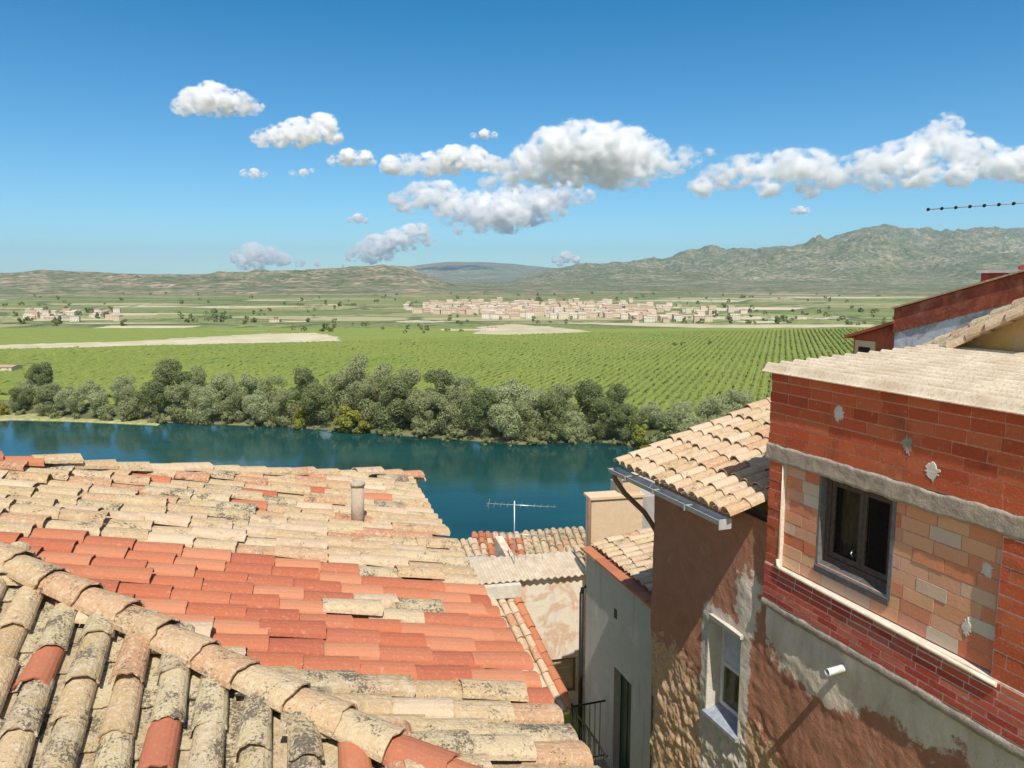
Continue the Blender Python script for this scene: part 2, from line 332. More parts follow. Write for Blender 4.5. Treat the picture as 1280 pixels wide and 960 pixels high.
def terrain(x, y):
    x = np.asarray(x, float); y = np.asarray(y, float)
    Y = np.maximum(y, 1.0); u = 640 + F * x / Y
    z = np.where(y < 20, 35.0, 35 - 0.42 * (y - 20))
    z = np.maximum(z, -4.0)
    bf = bank_far(x); d = y - bf
    far = -4 + 4.6 * sstep(-7, 1.0, d) + 3.4 * sstep(1.5, 16, d)
    z = np.where(y > (bank_near(x) + bf) / 2, far, z)
    # the plain rises slowly beyond the village
    z = z + np.where(Y > 1000, 0.0075 * (np.minimum(Y, 4000) - 1000), 0) + 8 * sstep(1100, 2500, Y) * (fbm(x / 420, y / 420, 0, 3) - .5) * 2
    pl = z
    # left plateau
    c = crest(SKY_L, u, 4000) + 9 * (fbm(x / 300, y / 500, 0, 11, 5) - .5)
    p = sstep(1700, 3900, Y + 600 * (fbm(x / 500, y / 400, 0, 21) - .5)); p = p ** 1.2
    hl = pl + (c - pl) * p - 0.05 * np.maximum(Y - 4300, 0)
    hl = hl + (ridged(x / 420, y / 420, 31) - .5) * 62 * p * (1 - sstep(3300, 3950, Y))
    w = sstep(640, 500, u)
    z = np.where(hl > z, z + (hl - z) * w, z)
    # mountains on the right
    c = crest(SKY_R, u, 8000) - 52 + 75 * (fbm(x / 330, y / 700, 0, 41, 6, .6) - .5) + 26 * (ridged(x / 420, y / 900, 44, 4) - .5)
    p = sstep(2900, 7900, Y + 900 * (fbm(x / 900, y / 900, 0, 51) - .5)); p = p ** 1.35
    hr = pl + (c - pl) * p - 0.35 * np.maximum(Y - 8300, 0)
    amp = np.clip((c - pl) * 0.9, 0, 330)
    hr = hr + (ridged(x / 1150, y / 1500, 61) - .45) * amp * np.clip(4 * p * (1 - p), 0, 1) + (ridged(x / 330, y / 420, 71) - .45) * 0.34 * amp * np.clip(p * 1.6, 0, 1) * (1 - .75 * sstep(7000, 7900, Y))
    z = np.maximum(z, np.where(u > 560, hr, z))
    # far blue range
    c = crest(SKY_B, u, 14000) + 40 * (fbm(x / 700, y / 900, 0, 81, 5) - .5)
    p = sstep(9500, 14000, Y); hb = pl + (c - pl) * p - 0.3 * np.maximum(Y - 14300, 0)
    z = np.maximum(z, np.where(Y > 9000, hb, z))
    return z
def hillmask(x, y):
    Y = np.maximum(y, 1.0)
    return sstep(1350, 2300, Y + 600 * (fbm(x / 400, y / 400, 0, 91) - .5))
nU, nV = 900, 560
tt = np.linspace(-1.25, 1.25, nU); yy = np.concatenate([np.linspace(-40, 100, 40, endpoint=False), np.exp(np.linspace(math.log(100), math.log(16000), nV - 40))])
TX = tt[:, None] * (yy[None, :] + 60) ; TY = np.repeat(yy[None, :], nU, 0)
TZ = terrain(TX, TY)

def terrain_mat():
    k = NT('land', 0.97, 0.05); a = k.attr('zone'); sp = k.n('SeparateColor'); k.l(a.outputs['Color'], sp.inputs[0])
    big = k.noise(.004, 4, .6); mid = k.noise(.03, 5, .65); fine = k.noise(.35, 4, .7)
    # patchwork of fields
    warp = k.mix(0.06, k.map((1, 1, 1)), k.n('TexNoise').outputs['Color'])
    vm = k.map((.0045, .0105, 0), None, (0, 0, .25)); cell = k.vor(1.0, vm, 'Color'); sc = k.n('SeparateColor'); k.l(cell, sc.inputs[0])
    f = k.ramp(sc.outputs[0], [(0, (.24, .27, .10)), (.14, (.17, .21, .075)), (.28, (.29, .28, .14)), (.40, (.56, .48, .32)), (.50, (.21, .24, .09)), (.62, (.34, .32, .16)), (.74, (.62, .54, .39)), (.84, (.19, .225, .085)), (.94, (.40, .37, .21))], True)
    edge = k.n('TexVoronoi'); edge.feature = 'DISTANCE_TO_EDGE'; edge.inputs['Scale'].default_value = 1; k.l(vm, edge.inputs['Vector'])
    f = k.mix(k.step(edge.outputs[0], .05, .02), f, (.10, .13, .05))
    rows = k.vor(.14); f = k.mix(k.math('MULTIPLY', k.step(rows, .42, .25), k.math('MULTIPLY', k.step(sc.outputs[1], .4, .5), .75)), f, (.075, .105, .035))
    f = k.mix(k.math('MULTIPLY', mid, .35), f, (.26, .25, .13)); f = k.mix(k.math('MULTIPLY', k.step(k.vor(.05), .40, .26), k.step(k.noise(.009, 4, .65), .47, .56)), f, (.07, .10, .045))
    # scrub hills
    hm_ = k.math('ADD', k.math('MULTIPLY', mid, .6), k.math('MULTIPLY', k.noise(.0035, 5, .6), .4)); h = k.ramp(hm_, [(.36, (.085, .115, .055)), (.46, (.14, .155, .08)), (.53, (.22, .20, .12)), (.61, (.36, .31, .22)), (.70, (.50, .44, .34))])
    red = k.step(k.noise(.006, 4, .6), .50, .58); h = k.mix(k.math('MULTIPLY', k.math('MULTIPLY', red, sp.outputs[1]), k.step(mid, .42, .6)), h, (.50, .34, .23))
    dots = k.step(k.vor(.045), .42, .28); h = k.mix(k.math('MULTIPLY', dots, k.step(k.noise(.011, 3), .38, .55)), h, (.06, .085, .04))
    dots2 = k.step(k.vor(.018), .40, .25); h = k.mix(k.math('MULTIPLY', dots2, .6), h, (.07, .095, .045))
    steep = k.n('NewGeometry'); sx = k.n('SeparateXYZ'); k.l(steep.outputs['Normal'], sx.inputs[0])
    h = k.mix(k.math('MULTIPLY', k.step(k.math('ADD', sx.outputs[2], k.math('MULTIPLY', k.math('SUBTRACT', mid, .5), .35)), .74, .60), .7), h, (.46, .41, .35))
    c = k.mix(sp.outputs[0], f, h)
    grs = k.n('NewGeometry'); sz = k.n('SeparateXYZ'); k.l(grs.outputs['Position'], sz.inputs[0])
    soil = k.mix(k.step(fine, .35, .65), (.25, .29, .08), (.19, .24, .05)); soil = k.mix(k.math('LESS_THAN', sz.outputs[2], 3.4), soil, k.mix(k.step(mid, .4, .6), (.09, .11, .04), (.22, .20, .11))); c = k.mix(sp.outputs[2], c, soil)
    k.bump(k.math('ADD', mid, k.math('MULTIPLY', dots, .5)), .5, 3.0)
    return k.done(c)
M_LAND = terrain_mat()
me = mesh_np('terrain', np.stack([TX, TY, TZ], -1).reshape(-1, 3), grid_faces(nU, nV)[:, ::-1][:, ::1], [M_LAND], True)
at_ = me.attributes.new('zone', 'FLOAT_COLOR', 'POINT')
hm = hillmask(TX, TY); u_ = 640 + F * TX / np.maximum(TY, 1)
zc = np.stack([hm, sstep(640, 500, u_), 1 - sstep(640, 670, TY + 12 * (fbm(TX / 40, TY / 40) - .5)), np.ones_like(hm)], -1).reshape(-1, 4)
at_.data.foreach_set('color', zc.astype(np.float32).ravel())
tag(link('terrain', me), kind='structure')

def water_mat():
    k = NT('river_water', 0.06, 0.5); k.p.inputs['IOR'].default_value = 1.33
    m1 = k.map((.10, .32, 1), None, (0, 0, .22)); a = k.noise(1.0, 5, .6, m1); b = k.noise(5.0, 4, .65, m1); big = k.noise(.022, 4, .6, k.map((.5, 1.6, 1), None, (0, 0, .22)))
    c = k.ramp(big, [(.32, (.007, .040, .036)), (.5, (.010, .058, .054)), (.68, (.016, .080, .078))])
    k.bump(k.math('ADD', k.math('MULTIPLY', a, 1.0), k.math('MULTIPLY', b, .22)), .25, .12)
    r = k.n('MapRange'); k.l(big, r.inputs[0]); r.inputs[3].default_value = .05; r.inputs[4].default_value = .16; k.l(r.outputs[0], k.p.inputs['Roughness'])
    return k.done(c)
mb = MB(); mb.add([(-700, 60, 0), (500, 60, 0), (500, 420, 0), (-700, 420, 0)], [(0, 1, 2, 3)])
tag(mb.build('river', water_mat()), kind='structure')

def plainY(v, z=4.0): return (CZ - z) * F / (v - VH)
def ground_pt(u, v, dz=0.0):
    p = at(u, v, plainY(v)); return (p[0], p[1], float(terrain(p[0], p[1])) + dz)
def soil_mat(name, c1, c2):
    k = NT(name, .97, .05); return k.done(k.mix(k.step(k.noise(.05, 6, .7), .35, .65), c1, c2))
M_DIRT = soil_mat('pale_ploughed_soil', (.48, .42, .27), (.60, .54, .38))
M_DIRT2 = soil_mat('tan_stubble', (.42, .38, .23), (.55, .49, .33))
def sheet(name, pts, mat, n=14, dz=.08, jit=4.0):
    """a field sheet: pixel outline on the plain, edges broken up"""
    P = [np.array(ground_pt(*p)) for p in pts]; out = []
    for i, a in enumerate(P):
        b = P[(i + 1) % len(P)]
        for j in range(n):
            q = a + (b - a) * j / n; q = q + np.array([random.uniform(-jit, jit), random.uniform(-jit, jit), 0]); out.append((q[0], q[1], float(terrain(q[0], q[1])) + dz))
    m = MB(); m.add(out, [tuple(range(len(out)))]); o = m.build(name, mat); tag(o, kind='structure'); return o
random.seed(3)
sheet('ploughed_field', [(-60, 438), (0, 436.5), (200, 431), (430, 426), (415, 419), (395, 415.5), (330, 416.5), (160, 426), (0, 431), (-60, 432)], M_DIRT)
sheet('ploughed_field', [(592, 417), (660, 419), (740, 414), (690, 408), (640, 404.5), (600, 408)], M_DIRT2)
sheet('ploughed_field', [(690, 403), (860, 409), (960, 409.5), (1090, 408), (1090, 405), (900, 405.5), (800, 403)], M_DIRT2, 10)

FT_MATS = [M_DIRT, M_DIRT2, soil_mat('green_crop', (.24, .28, .09), (.32, .34, .13)), soil_mat('dark_orchard_ground', (.13, .17, .06), (.20, .23, .09))]
for i in range(26):
    u0 = random.uniform(-60, 1080); v0 = random.uniform(386, 413); du = random.uniform(40, 150); dv = random.uniform(1.2, 3.2)
    if 500 < u0 + du and u0 < 930 and v0 < 404: continue
    sk = random.uniform(-25, 25)
    sheet('field', [(u0, v0 + dv), (u0 + du, v0 + dv * random.uniform(.5, 1)), (u0 + du + sk, v0), (u0 + sk, v0 + random.uniform(-.3, .3))], random.choices(FT_MATS, [3, 3, 2, 2])[0], 8, .06 + .004 * i, 2.0)

# ------------------------------------------------------------------ vineyard rows
random.seed(5); rng = np.random.default_rng(5)
rd = unit([math.sin(math.radians(19.5)), math.cos(math.radians(19.5)), 0]); rp = np.array([rd[1], -rd[0], 0])
FARB = [(-700, 441), (0, 438), (430, 427.5), (560, 422), (700, 417), (1060, 411), (1700, 409)]
def far_edge(x, y): return (CZ - 4) * F / (np.interp(640 + F * x / y, [a for a, b in FARB], [b for a, b in FARB]) - VH)
Vv = []; Qv = []; base = 0
for o in np.arange(-620, 420, 3.2):
    pts = []
    for s_ in np.arange(120, 1000, 2.6):
        q = rp * o + rd * s_
        if q[1] < bank_far(q[0]) + 17 or q[1] > far_edge(q[0], q[1]) or abs(q[0]) > 0.78 * q[1] + 20: continue
        pts.append(q)
    if len(pts) < 4: continue
    P = np.array(pts); n = len(P); g = fbm(P[:, 0] / 30, P[:, 1] / 30, 0, 4)
    hgt = (1.45 + .7 * (vnoise(P[:, 0] / 5.0, P[:, 1] / 5.0, 0, 8) - .3)) * (0.75 + .5 * g); wd = 1.0 + .5 * vnoise(P[:, 0] / 4.5, P[:, 1] / 4.5, 0, 9)
    gap = vnoise(P[:, 0] / 5.1, P[:, 1] / 5.1, 0, 77) < .04; hgt = np.where(gap, .25, hgt)
    zt = terrain(P[:, 0], P[:, 1])
    prof = [(-1, 0.1), (-.75, .6), (-.1, .85), (.75, .6), (1, 0.1)]
    ring = np.stack([np.stack([P[:, 0] + rp[0] * a * wd + .25 * rng.standard_normal(n), P[:, 1] + rp[1] * a * wd + .25 * rng.standard_normal(n), zt + hgt * b + .12 * rng.standard_normal(n)], -1) for a, b in prof], 1)
    Vv.append(ring.reshape(-1, 3)); Qv.append(grid_faces(n, 5) + base); base += n * 5
def vine_mat():
    k = NT('vine_leaves', .85, .15); n = k.noise(.9, 5, .7); b = k.noise(.012, 4, .6)
    c = k.ramp(n, [(.3, (.125, .17, .030)), (.5, (.19, .24, .05)), (.7, (.265, .31, .085))])
    c = k.mix(k.math('MULTIPLY', k.step(b, .4, .65), .4), c, (.28, .29, .065)); k.bump(n, 1.0, .5); return k.done(c)
o = link('vineyard', mesh_np('vineyard', np.concatenate(Vv), np.concatenate(Qv)[:, ::-1], [vine_mat()], False))
tag(o, 'broad green vineyard in straight rows between river trees and village', 'vineyard', kind='stuff')

# ------------------------------------------------------------------ trees
def crown(name, seed, rx, ry, z0, z1, lobes, leaves, size, mat, flatt=1.0):
    r = np.random.default_rng(seed); C = []; R = []
    for i in range(lobes):
        t = r.uniform(0, 1); a = r.uniform(0, 2 * math.pi); k = math.sqrt(r.uniform(0, 1))
        prof = math.sin(math.pi * (0.12 + 0.76 * t)) ** .7
        lr = r.uniform(.17, .36) * min(rx, (z1 - z0) / 2)
        C.append((rx * .78 * prof * k * math.cos(a), ry * .78 * prof * k * math.sin(a), z0 + lr + (z1 - z0 - 2 * lr) * t)); R.append(lr)
    C = np.array(C); R = np.array(R); li = r.choice(lobes, leaves, p=R ** 2 / (R ** 2).sum())
    d = r.standard_normal((leaves, 3)); d[:, 2] += .25; d /= np.linalg.norm(d, axis=1)[:, None]
    rad = R[li] * (0.80 + .28 * r.random(leaves)) * (0.85 + .3 * vnoise(d[:, 0] * 3 + li, d[:, 1] * 3, d[:, 2] * 3, seed))
    P = C[li] + d * rad[:, None]; P[:, 2] = np.maximum(P[:, 2], .1)
    nrm = d + .55 * r.standard_normal((leaves, 3)); nrm /= np.linalg.norm(nrm, axis=1)[:, None]
    a = np.cross(nrm, r.standard_normal((leaves, 3))); a /= np.linalg.norm(a, axis=1)[:, None]; b = np.cross(nrm, a)
    s = size * (.55 + .9 * r.random(leaves))[:, None]
    V = np.stack([P - a * s * .5, P + b * s * .38 + nrm * s * .08, P + a * s * .55, P - b * s * .38 + nrm * s * .08], 1).reshape(-1, 3)
    return mesh_np(name, V, np.arange(leaves * 4).reshape(-1, 4), [mat], False)
def trunk(name, h, r, seed, limbs=5, spread=3.0):
    rd_ = random.Random(seed); m = MB(); top = np.array([rd_.uniform(-.6, .6), rd_.uniform(-.6, .6), h])
    m.tube([(0, 0, -1.2), (top[0] * .3, top[1] * .3, h * .4), top], [r, r * .7, r * .25], 0, 7)
    for i in range(limbs):
        t = rd_.uniform(.25, .7); a = 2 * math.pi * i / limbs + rd_.uniform(-.4, .4); q = top * t; e = q + np.array([math.cos(a) * spread, math.sin(a) * spread, h * .35])
        m.tube([q, (q + e) / 2 + np.array([0, 0, -.2]), e], [r * .45, r * .3, r * .1], 0, 5)
    me_ = m.build(name, M_BARK); d = me_.data; bpy.data.objects.remove(me_); return d
KINDS = {}
KINDS['dark'] = [crown('crown', 100 + i, 6.4, 6.4, -.4, 15.5, 30, 10000, .43, M_LEAF_D) for i in range(3)]
KINDS['mid'] = [crown('crown', 110 + i, 6.8, 6.6, -.6, 15.0, 32, 10000, .43, M_LEAF_M) for i in range(3)]
KINDS['silver'] = [crown('crown', 120 + i, 6.6, 6.4, -.6, 13.0, 32, 10000, .42, M_LEAF_S) for i in range(3)]
KINDS['shrub'] = [crown('crown', 130 + i, 3.6, 3.2, 0.1, 4.6, 11, 1700, .45, M_LEAF_M) for i in range(2)]
KINDS['yellow'] = [crown('crown', 140 + i, 4.2, 4.0, 0.1, 8.0, 12, 2600, .5, M_LEAF_Y) for i in range(2)]
TRUNKS = [trunk('trunk', 9.5, .38, i) for i in range(3)]; STEMS = [trunk('trunk', 2.4, .12, 9 + i, 4, 1.2) for i in range(2)]
WORDS = {'dark': 'dark green full poplar', 'mid': 'olive green spreading tree', 'silver': 'silvery pale willow', 'shrub': 'low olive green bush', 'yellow': 'bright yellow green bush'}
PLACES = [(-200, 'beyond the grassy spit, at the frame edge'), (70, 'by the grassy spit'), (170, 'at the far end of the grassy spit'), (250, 'under the bare ploughed strip'), (330, 'beneath the tip of the ploughed strip'), (400, 'west of the yellow bushes'), (470, 'around the yellow bushes'),
          (540, 'below the white end of the village'), (610, 'under the village centre'), (680, 'below the east half of the village'), (740, 'under the last village houses'), (800, 'above the beige block with chimney'), (860, 'above the tiled eave with gutter'), (930, 'behind the sunlit tile roof'), (3000, 'behind the brick house')]
def place_of(u):
    for a, t in PLACES:
        if u <= a: return t
    return PLACES[-1][1]
random.seed(21)
def bank_tree(u, off, kind, sc, zs=1.0):
    r0 = (u - 640) / F; y = 215.0
    for _ in range(8): y = float(bank_far(r0 * y)) + off
    x = r0 * y; z = float(terrain(x, y)) - .25
    big = kind in ('dark', 'mid', 'silver'); nm = 'river_tree' if big else 'river_bush'
    size = ('tall ' if sc * zs > 1.12 else 'small ' if sc * zs < .82 else '') if big else ''
    row = (', front row' if off < 12 else ', back row') if big else ' at the far waterline'
    o = empty(nm, (x, y, z), random.uniform(0, 6.28), f'{size}{WORDS[kind]}{row} {place_of(u)}', 'tree' if big else 'bush', 'trees along the far river bank' if big else 'bushes along the far waterline')
    o.scale = (sc, sc, sc * zs)
    link('crown', random.choice(KINDS[kind]), o); link('trunk', random.choice(TRUNKS if big else STEMS), o)
    return o
front = [(-70, 'dark', .8), (-25, 'mid', .8), (18, 'dark', .55), (52, 'mid', .85), (85, 'silver', .82), (120, 'silver', .8), (158, 'mid', .72), (190, 'dark', .86), (222, 'mid', .92), (255, 'silver', .9), (290, 'mid', .88), (322, 'silver', .86), (352, 'mid', .8), (398, 'dark', .9), (452, 'mid', 1.08), (490, 'dark', 1.12),
         (528, 'mid', 1.02), (560, 'mid', .98), (596, 'dark', .9), (632, 'silver', .92), (660, 'mid', .82), (690, 'dark', .86), (722, 'silver', .78), (752, 'dark', .84), (785, 'dark', .74), (838, 'mid', .7), (872, 'silver', .74), (905, 'mid', .76), (940, 'silver', .82), (985, 'mid', .9), (1040, 'dark', .9), (1100, 'mid', .9)]
for u, k, s_ in front: bank_tree(u + random.uniform(-5, 5), random.uniform(-.5, 3), k, s_ * .98 * random.uniform(.95, 1.05), random.uniform(.92, 1.05))
back = [(-50, 'mid', .9), (30, 'silver', .7), (48, 'dark', .95), (112, 'silver', .8), (150, 'silver', .78), (214, 'dark', 1.1), (240, 'mid', .98), (275, 'silver', .95), (306, 'silver', .98), (340, 'mid', .9), (378, 'dark', 1.0), (420, 'mid', 1.05), (447, 'mid', 1.22), (478, 'mid', 1.2), (510, 'mid', 1.12), (545, 'dark', 1.1), (578, 'mid', .95), (618, 'silver', 1.02), (646, 'silver', 1.08), (674, 'silver', 1.0), (706, 'mid', .92), (740, 'dark', .88), (768, 'dark', .86), (822, 'silver', .72), (856, 'silver', .82), (890, 'silver', .86), (922, 'silver', .9), (955, 'silver', .95), (1010, 'mid', 1), (1070, 'silver', 1)]
for u, k, s_ in back: bank_tree(u + random.uniform(-5, 5), random.uniform(7, 13), k, s_ * .94 * random.uniform(.95, 1.05), random.uniform(.95, 1.1))
for u, s_ in [(372, 1.0), (432, 1.15), (424, .8), (448, .9), (806, .95), (-5, .7)]: bank_tree(u, -2.0, 'yellow', s_)
for u in range(-40, 960, 27):
    bank_tree(u + random.uniform(-9, 9), random.uniform(-2.6, -.8), 'shrub', random.uniform(.55, 1.0))
# grassy spit
k = NT('spit_grass', .95, .05); M_SPIT = k.done(k.mix(k.step(k.noise(.5, 5, .7), .4, .6), (.25, .26, .09), (.42, .38, .20)))
pts = [(-40, 527), (20, 524), (90, 526), (160, 529), (200, 531), (150, 519), (80, 515), (20, 512), (-40, 512)]
P = [at(u, v, (CZ - .4) * F / (v - VH)) for u, v in pts]
m = MB(); top = [(p[0], p[1], .35) for p in P]; bot = [(p[0] * 1.01, p[1] - 2.0, -.6) for p in P]; n = len(P)
m.add(top + bot, [tuple(range(n))] + [(i, n + i, n + (i + 1) % n, (i + 1) % n) for i in range(n)]); tag(m.build('grass_spit', M_SPIT), kind='structure')

# ------------------------------------------------------------------ distant village and valley trees
random.seed(8)
HW = [(.66, .57, .44), (.62, .51, .37), (.56, .45, .33), (.70, .65, .57), (.60, .46, .35)]
HWN = ['cream', 'sandy', 'tan', 'white', 'pinkish']
hmats = [plain('village_wall', c, .9, 0, .06, 1) for c in HW]; M_VROOF = plain('village_roof', (.52, .36, .25), .9, 0, .15, .8); M_VROOF2 = plain('village_roof_pale', (.62, .50, .38), .9, 0, .12, .8)
M_TAUPE = plain('far_window', (.30, .25, .20), .8)
def house_mesh(w, d, h, rise, wm, rm):
    m = MB(); m.box(-w / 2, w / 2, -d / 2, d / 2, -2, h, 0)
    e = .35; m.add([(-w / 2 - e, -d / 2 - e, h + .01), (w / 2 + e, -d / 2 - e, h + .01), (w / 2 + e, d / 2 + e, h + .01), (-w / 2 - e, d / 2 + e, h + .01), (-w / 2 - e, 0, h + rise), (w / 2 + e, 0, h + rise)], [(0, 1, 5, 4), (2, 3, 4, 5), (0, 4, 3), (1, 2, 5), (3, 2, 1, 0)], 1)
    nx = max(2, int(w / 3)); 
    for fl in range(int(h / 3)):
        for i in range(nx):
            x = -w / 2 + (i + .5) * w / nx; m.box(x - .35, x + .35, -d / 2 - .06, -d / 2 + .1, fl * 3 + 1.1, fl * 3 + 2.2, 2)
    o = m.build('village_house', [wm, rm, M_TAUPE]); d_ = o.data; bpy.data.objects.remove(o); return d_
PROT = [[house_mesh(random.uniform(8, 15), random.uniform(7, 10), random.choice([5, 6, 6.5, 8, 9]), random.uniform(1.3, 2.2), hmats[i], random.choice([M_VROOF, M_VROOF2])) for _ in range(3)] for i in range(5)]
def vplace(u): return 'at the west end of' if u < 580 else 'in the west half of' if u < 650 else 'near the middle of' if u < 730 else 'in the east half of' if u < 810 else 'at the east end of'
spots = []
def try_spot(u, v, mind=8.5):
    Y = (CZ - 4) * F / (v - VH); x = (u - 640) / F * Y
    for a, b in spots:
        if abs(a - x) < mind and abs(b - Y) < mind + 3: return None
    spots.append((x, Y)); return x, Y
def vil(u, v, where, group, hs=1.0):
    s_ = try_spot(u, v)
    if not s_: return
    x, Y = s_; i = random.choices(range(5), [4, 4, 2, 3, 2])[0]
    o = link('village_house', random.choice(PROT[i])); o.location = (x, Y, float(terrain(x, Y))); o.rotation_euler = (0, 0, random.choice([0, 0, .15, -.1, 1.57]) + random.uniform(-.1, .1)); o.scale = (.85, .85, hs)
    dep = 'front' if v > 391 else 'middle' if v > 384 else 'rear'
    tag(o, f'{"tall " if o.dimensions.z > 10.5 else ""}{HWN[i]} house {where} the distant village, {dep} rows', 'house', group)
for _ in range(460):
    u = random.choice([random.gauss(590, 40), random.gauss(690, 45), random.gauss(790, 60)]); v = random.uniform(379, 398) if u < 790 else random.uniform(383, 403)
    if u < 600: v = random.uniform(380, 393)
    if not 505 < u < 930: continue
    vil(u, v, vplace(u), 'houses of the distant village', random.uniform(.5, .85))
for _ in range(40):
    u = random.uniform(25, 150); v = random.uniform(389, 402); s_ = try_spot(u, v)
    if s_:
        x, Y = s_; i = random.choice([3, 0, 3, 4]); o = link('hamlet_house', random.choice(PROT[i])); o.location = (x, Y, float(terrain(x, Y))); o.rotation_euler = (0, 0, random.uniform(-.5, .5)); o.scale = (.8, .8, .6)
        tag(o, f'{HWN[i]} house of the small hamlet beyond the ploughed strip, {"front" if v > 395 else "rear"} side', 'house', 'houses of the hamlet')
for u, v, w in [(615, 412, 'pale roadside shed beside the tan field'), (345, 402, 'lone pale farmhouse in the west fields'), (1000, 398, 'pale farm building far east of the village'), (4, 465, 'white hut at the vineyard edge over the spit')]:
    Y = (CZ - 4) * F / (v - VH); o = link('farm_shed', PROT[0][0]); o.location = ((u - 640) / F * Y, Y, 4); o.scale = (1.0, .8, .45); tag(o, w, 'shed')
FT = [crown('far_tree', 200 + i, 4.4, 4.4, -.3, 7.0, 9, 420, 1.3, M_LEAF_D) for i in range(3)] + [crown('far_tree', 210 + i, 5.4, 5.0, -.3, 5.4, 9, 420, 1.3, M_LEAF_M) for i in range(3)]
def far_tree(u, v, s_, where, grp):
    Y = (CZ - 4) * F / (v - VH); x = (u - 640) / F * Y; j = random.randrange(6); o = link('far_tree', FT[j]); o.location = (x, Y, float(terrain(x, Y))); s_ *= .78; o.scale = (s_, s_, s_ * random.uniform(.8, 1.2)); o.rotation_euler = (0, 0, random.uniform(0, 6))
    tag(o, f'{"dark green" if j < 3 else "olive green"} small tree {where}', 'tree', grp)
def ftz(n, u0, u1, v0, v1, where, grp, s0=.6, s1=1.2):
    for _ in range(n): far_tree(random.uniform(u0, u1), random.uniform(v0, v1), random.uniform(s0, s1), where, grp)
G = 'trees of the valley fields'
ftz(24, 20, 160, 388, 409, 'around the hamlet beyond the ploughed strip', G, .8, 1.5)
ftz(22, 225, 320, 390, 405, 'in the grove east of the hamlet', G, .7, 1.4)
ftz(16, 320, 420, 380, 404, 'scattered in the fields between hamlet and village', G)
ftz(20, 400, 600, 405, 416, 'in the orchard behind the vineyard', G, .45, .8)
ftz(60, 515, 920, 379, 404, 'between the village houses', G, .6, 1.1)
ftz(40, 560, 1100, 370, 380, 'in the groves behind the village', G, .8, 1.6)
ftz(45, 880, 1130, 385, 407, 'in the fields east of the village', G, .7, 1.4)
ftz(35, 0, 520, 368, 385, 'at the foot of the reddish hills', G, .8, 1.7)
ftz(8, 840, 890, 431, 433, 'in the short row within the vineyard', G, .35, .5)
ftz(6, 360, 420, 411, 414, 'at the tip of the ploughed strip', G, .7, 1.0)

# ------------------------------------------------------------------ clouds
def cloud_mat(dens, R, seed):
    m = bpy.data.materials.new('cloud_vapour'); m.use_nodes = True; t = m.node_tree; t.nodes.clear(); N = lambda k: t.nodes.new('ShaderNode' + k)
    def M(op, a, b, c=None):
        n = N('Math'); n.operation = op
        for i, v in enumerate((a, b, c)):
            if v is None: continue
            if hasattr(v, 'is_linked'): t.links.new(v, n.inputs[i])
            else: n.inputs[i].default_value = v
        return n.outputs[0]
    o = N('OutputMaterial'); v = N('VolumeScatter'); v.inputs['Color'].default_value = (.998, .998, .999, 1); v.inputs['Anisotropy'].default_value = 0.0
    at_n = N('Attribute'); at_n.attribute_name = 'density'
    tc = N('TexCoord'); mp = N('Mapping'); mp.inputs['Location'].default_value = (seed * 1.7, seed * .3, 0); mp.inputs['Scale'].default_value = (1 / R, 1 / R, 1.2 / R)
    n = N('TexNoise'); n.inputs['Scale'].default_value = 1.35; n.inputs['Detail'].default_value = 7; n.inputs['Roughness'].default_value = .54
    t.links.new(tc.outputs['Object'], mp.inputs[0]); t.links.new(mp.outputs[0], n.inputs['Vector'])
    f = M('ADD', M('MULTIPLY', at_n.outputs['Fac'], .80), M('MULTIPLY', M('SUBTRACT', n.outputs[0], .5), 2.0))
    r = N('MapRange'); r.inputs[1].default_value = .16; r.inputs[2].default_value = .74; r.inputs[3].default_value = 0; r.inputs[4].default_value = dens
    gate = N('MapRange'); gate.interpolation_type = 'SMOOTHSTEP'; gate.inputs[1].default_value = .04; gate.inputs[2].default_value = .42; t.links.new(at_n.outputs['Fac'], gate.inputs[0])
    t.links.new(f, r.inputs[0]); t.links.new(M('MULTIPLY', r.outputs[0], gate.outputs[0]), v.inputs['Density']); t.links.new(v.outputs[0], o.inputs['Volume'])
    m.cycles.volume_step_rate = 1.0
    return m
def fog_tree(balls, voxel, band, mat):
    g = bpy.data.node_groups.new('cloud_fog', 'GeometryNodeTree'); g.interface.new_socket('Geometry', in_out='INPUT', socket_type='NodeSocketGeometry'); g.interface.new_socket('Geometry', in_out='OUTPUT', socket_type='NodeSocketGeometry')
    o = g.nodes.new('NodeGroupOutput'); v = g.nodes.new('GeometryNodeMeshToVolume'); v.resolution_mode = 'VOXEL_SIZE'
    v.inputs['Density'].default_value = 1; v.inputs['Voxel Size'].default_value = voxel; v.inputs['Interior Band Width'].default_value = band
    ic = g.nodes.new('GeometryNodeMeshIcoSphere'); ic.inputs['Radius'].default_value = 1; ic.inputs['Subdivisions'].default_value = 2; j = g.nodes.new('GeometryNodeJoinGeometry')
    for p, sc in balls:
        tr = g.nodes.new('GeometryNodeTransform'); tr.inputs['Translation'].default_value = p; tr.inputs['Scale'].default_value = sc
        g.links.new(ic.outputs['Mesh'], tr.inputs[0]); g.links.new(tr.outputs[0], j.inputs[0])
    sm = g.nodes.new('GeometryNodeSetMaterial'); sm.inputs['Material'].default_value = mat
    for a_, b_ in ((j.outputs[0], v.inputs['Mesh']), (v.outputs[0], sm.inputs[0]), (sm.outputs[0], o.inputs[0])): g.links.new(a_, b_)
    return g
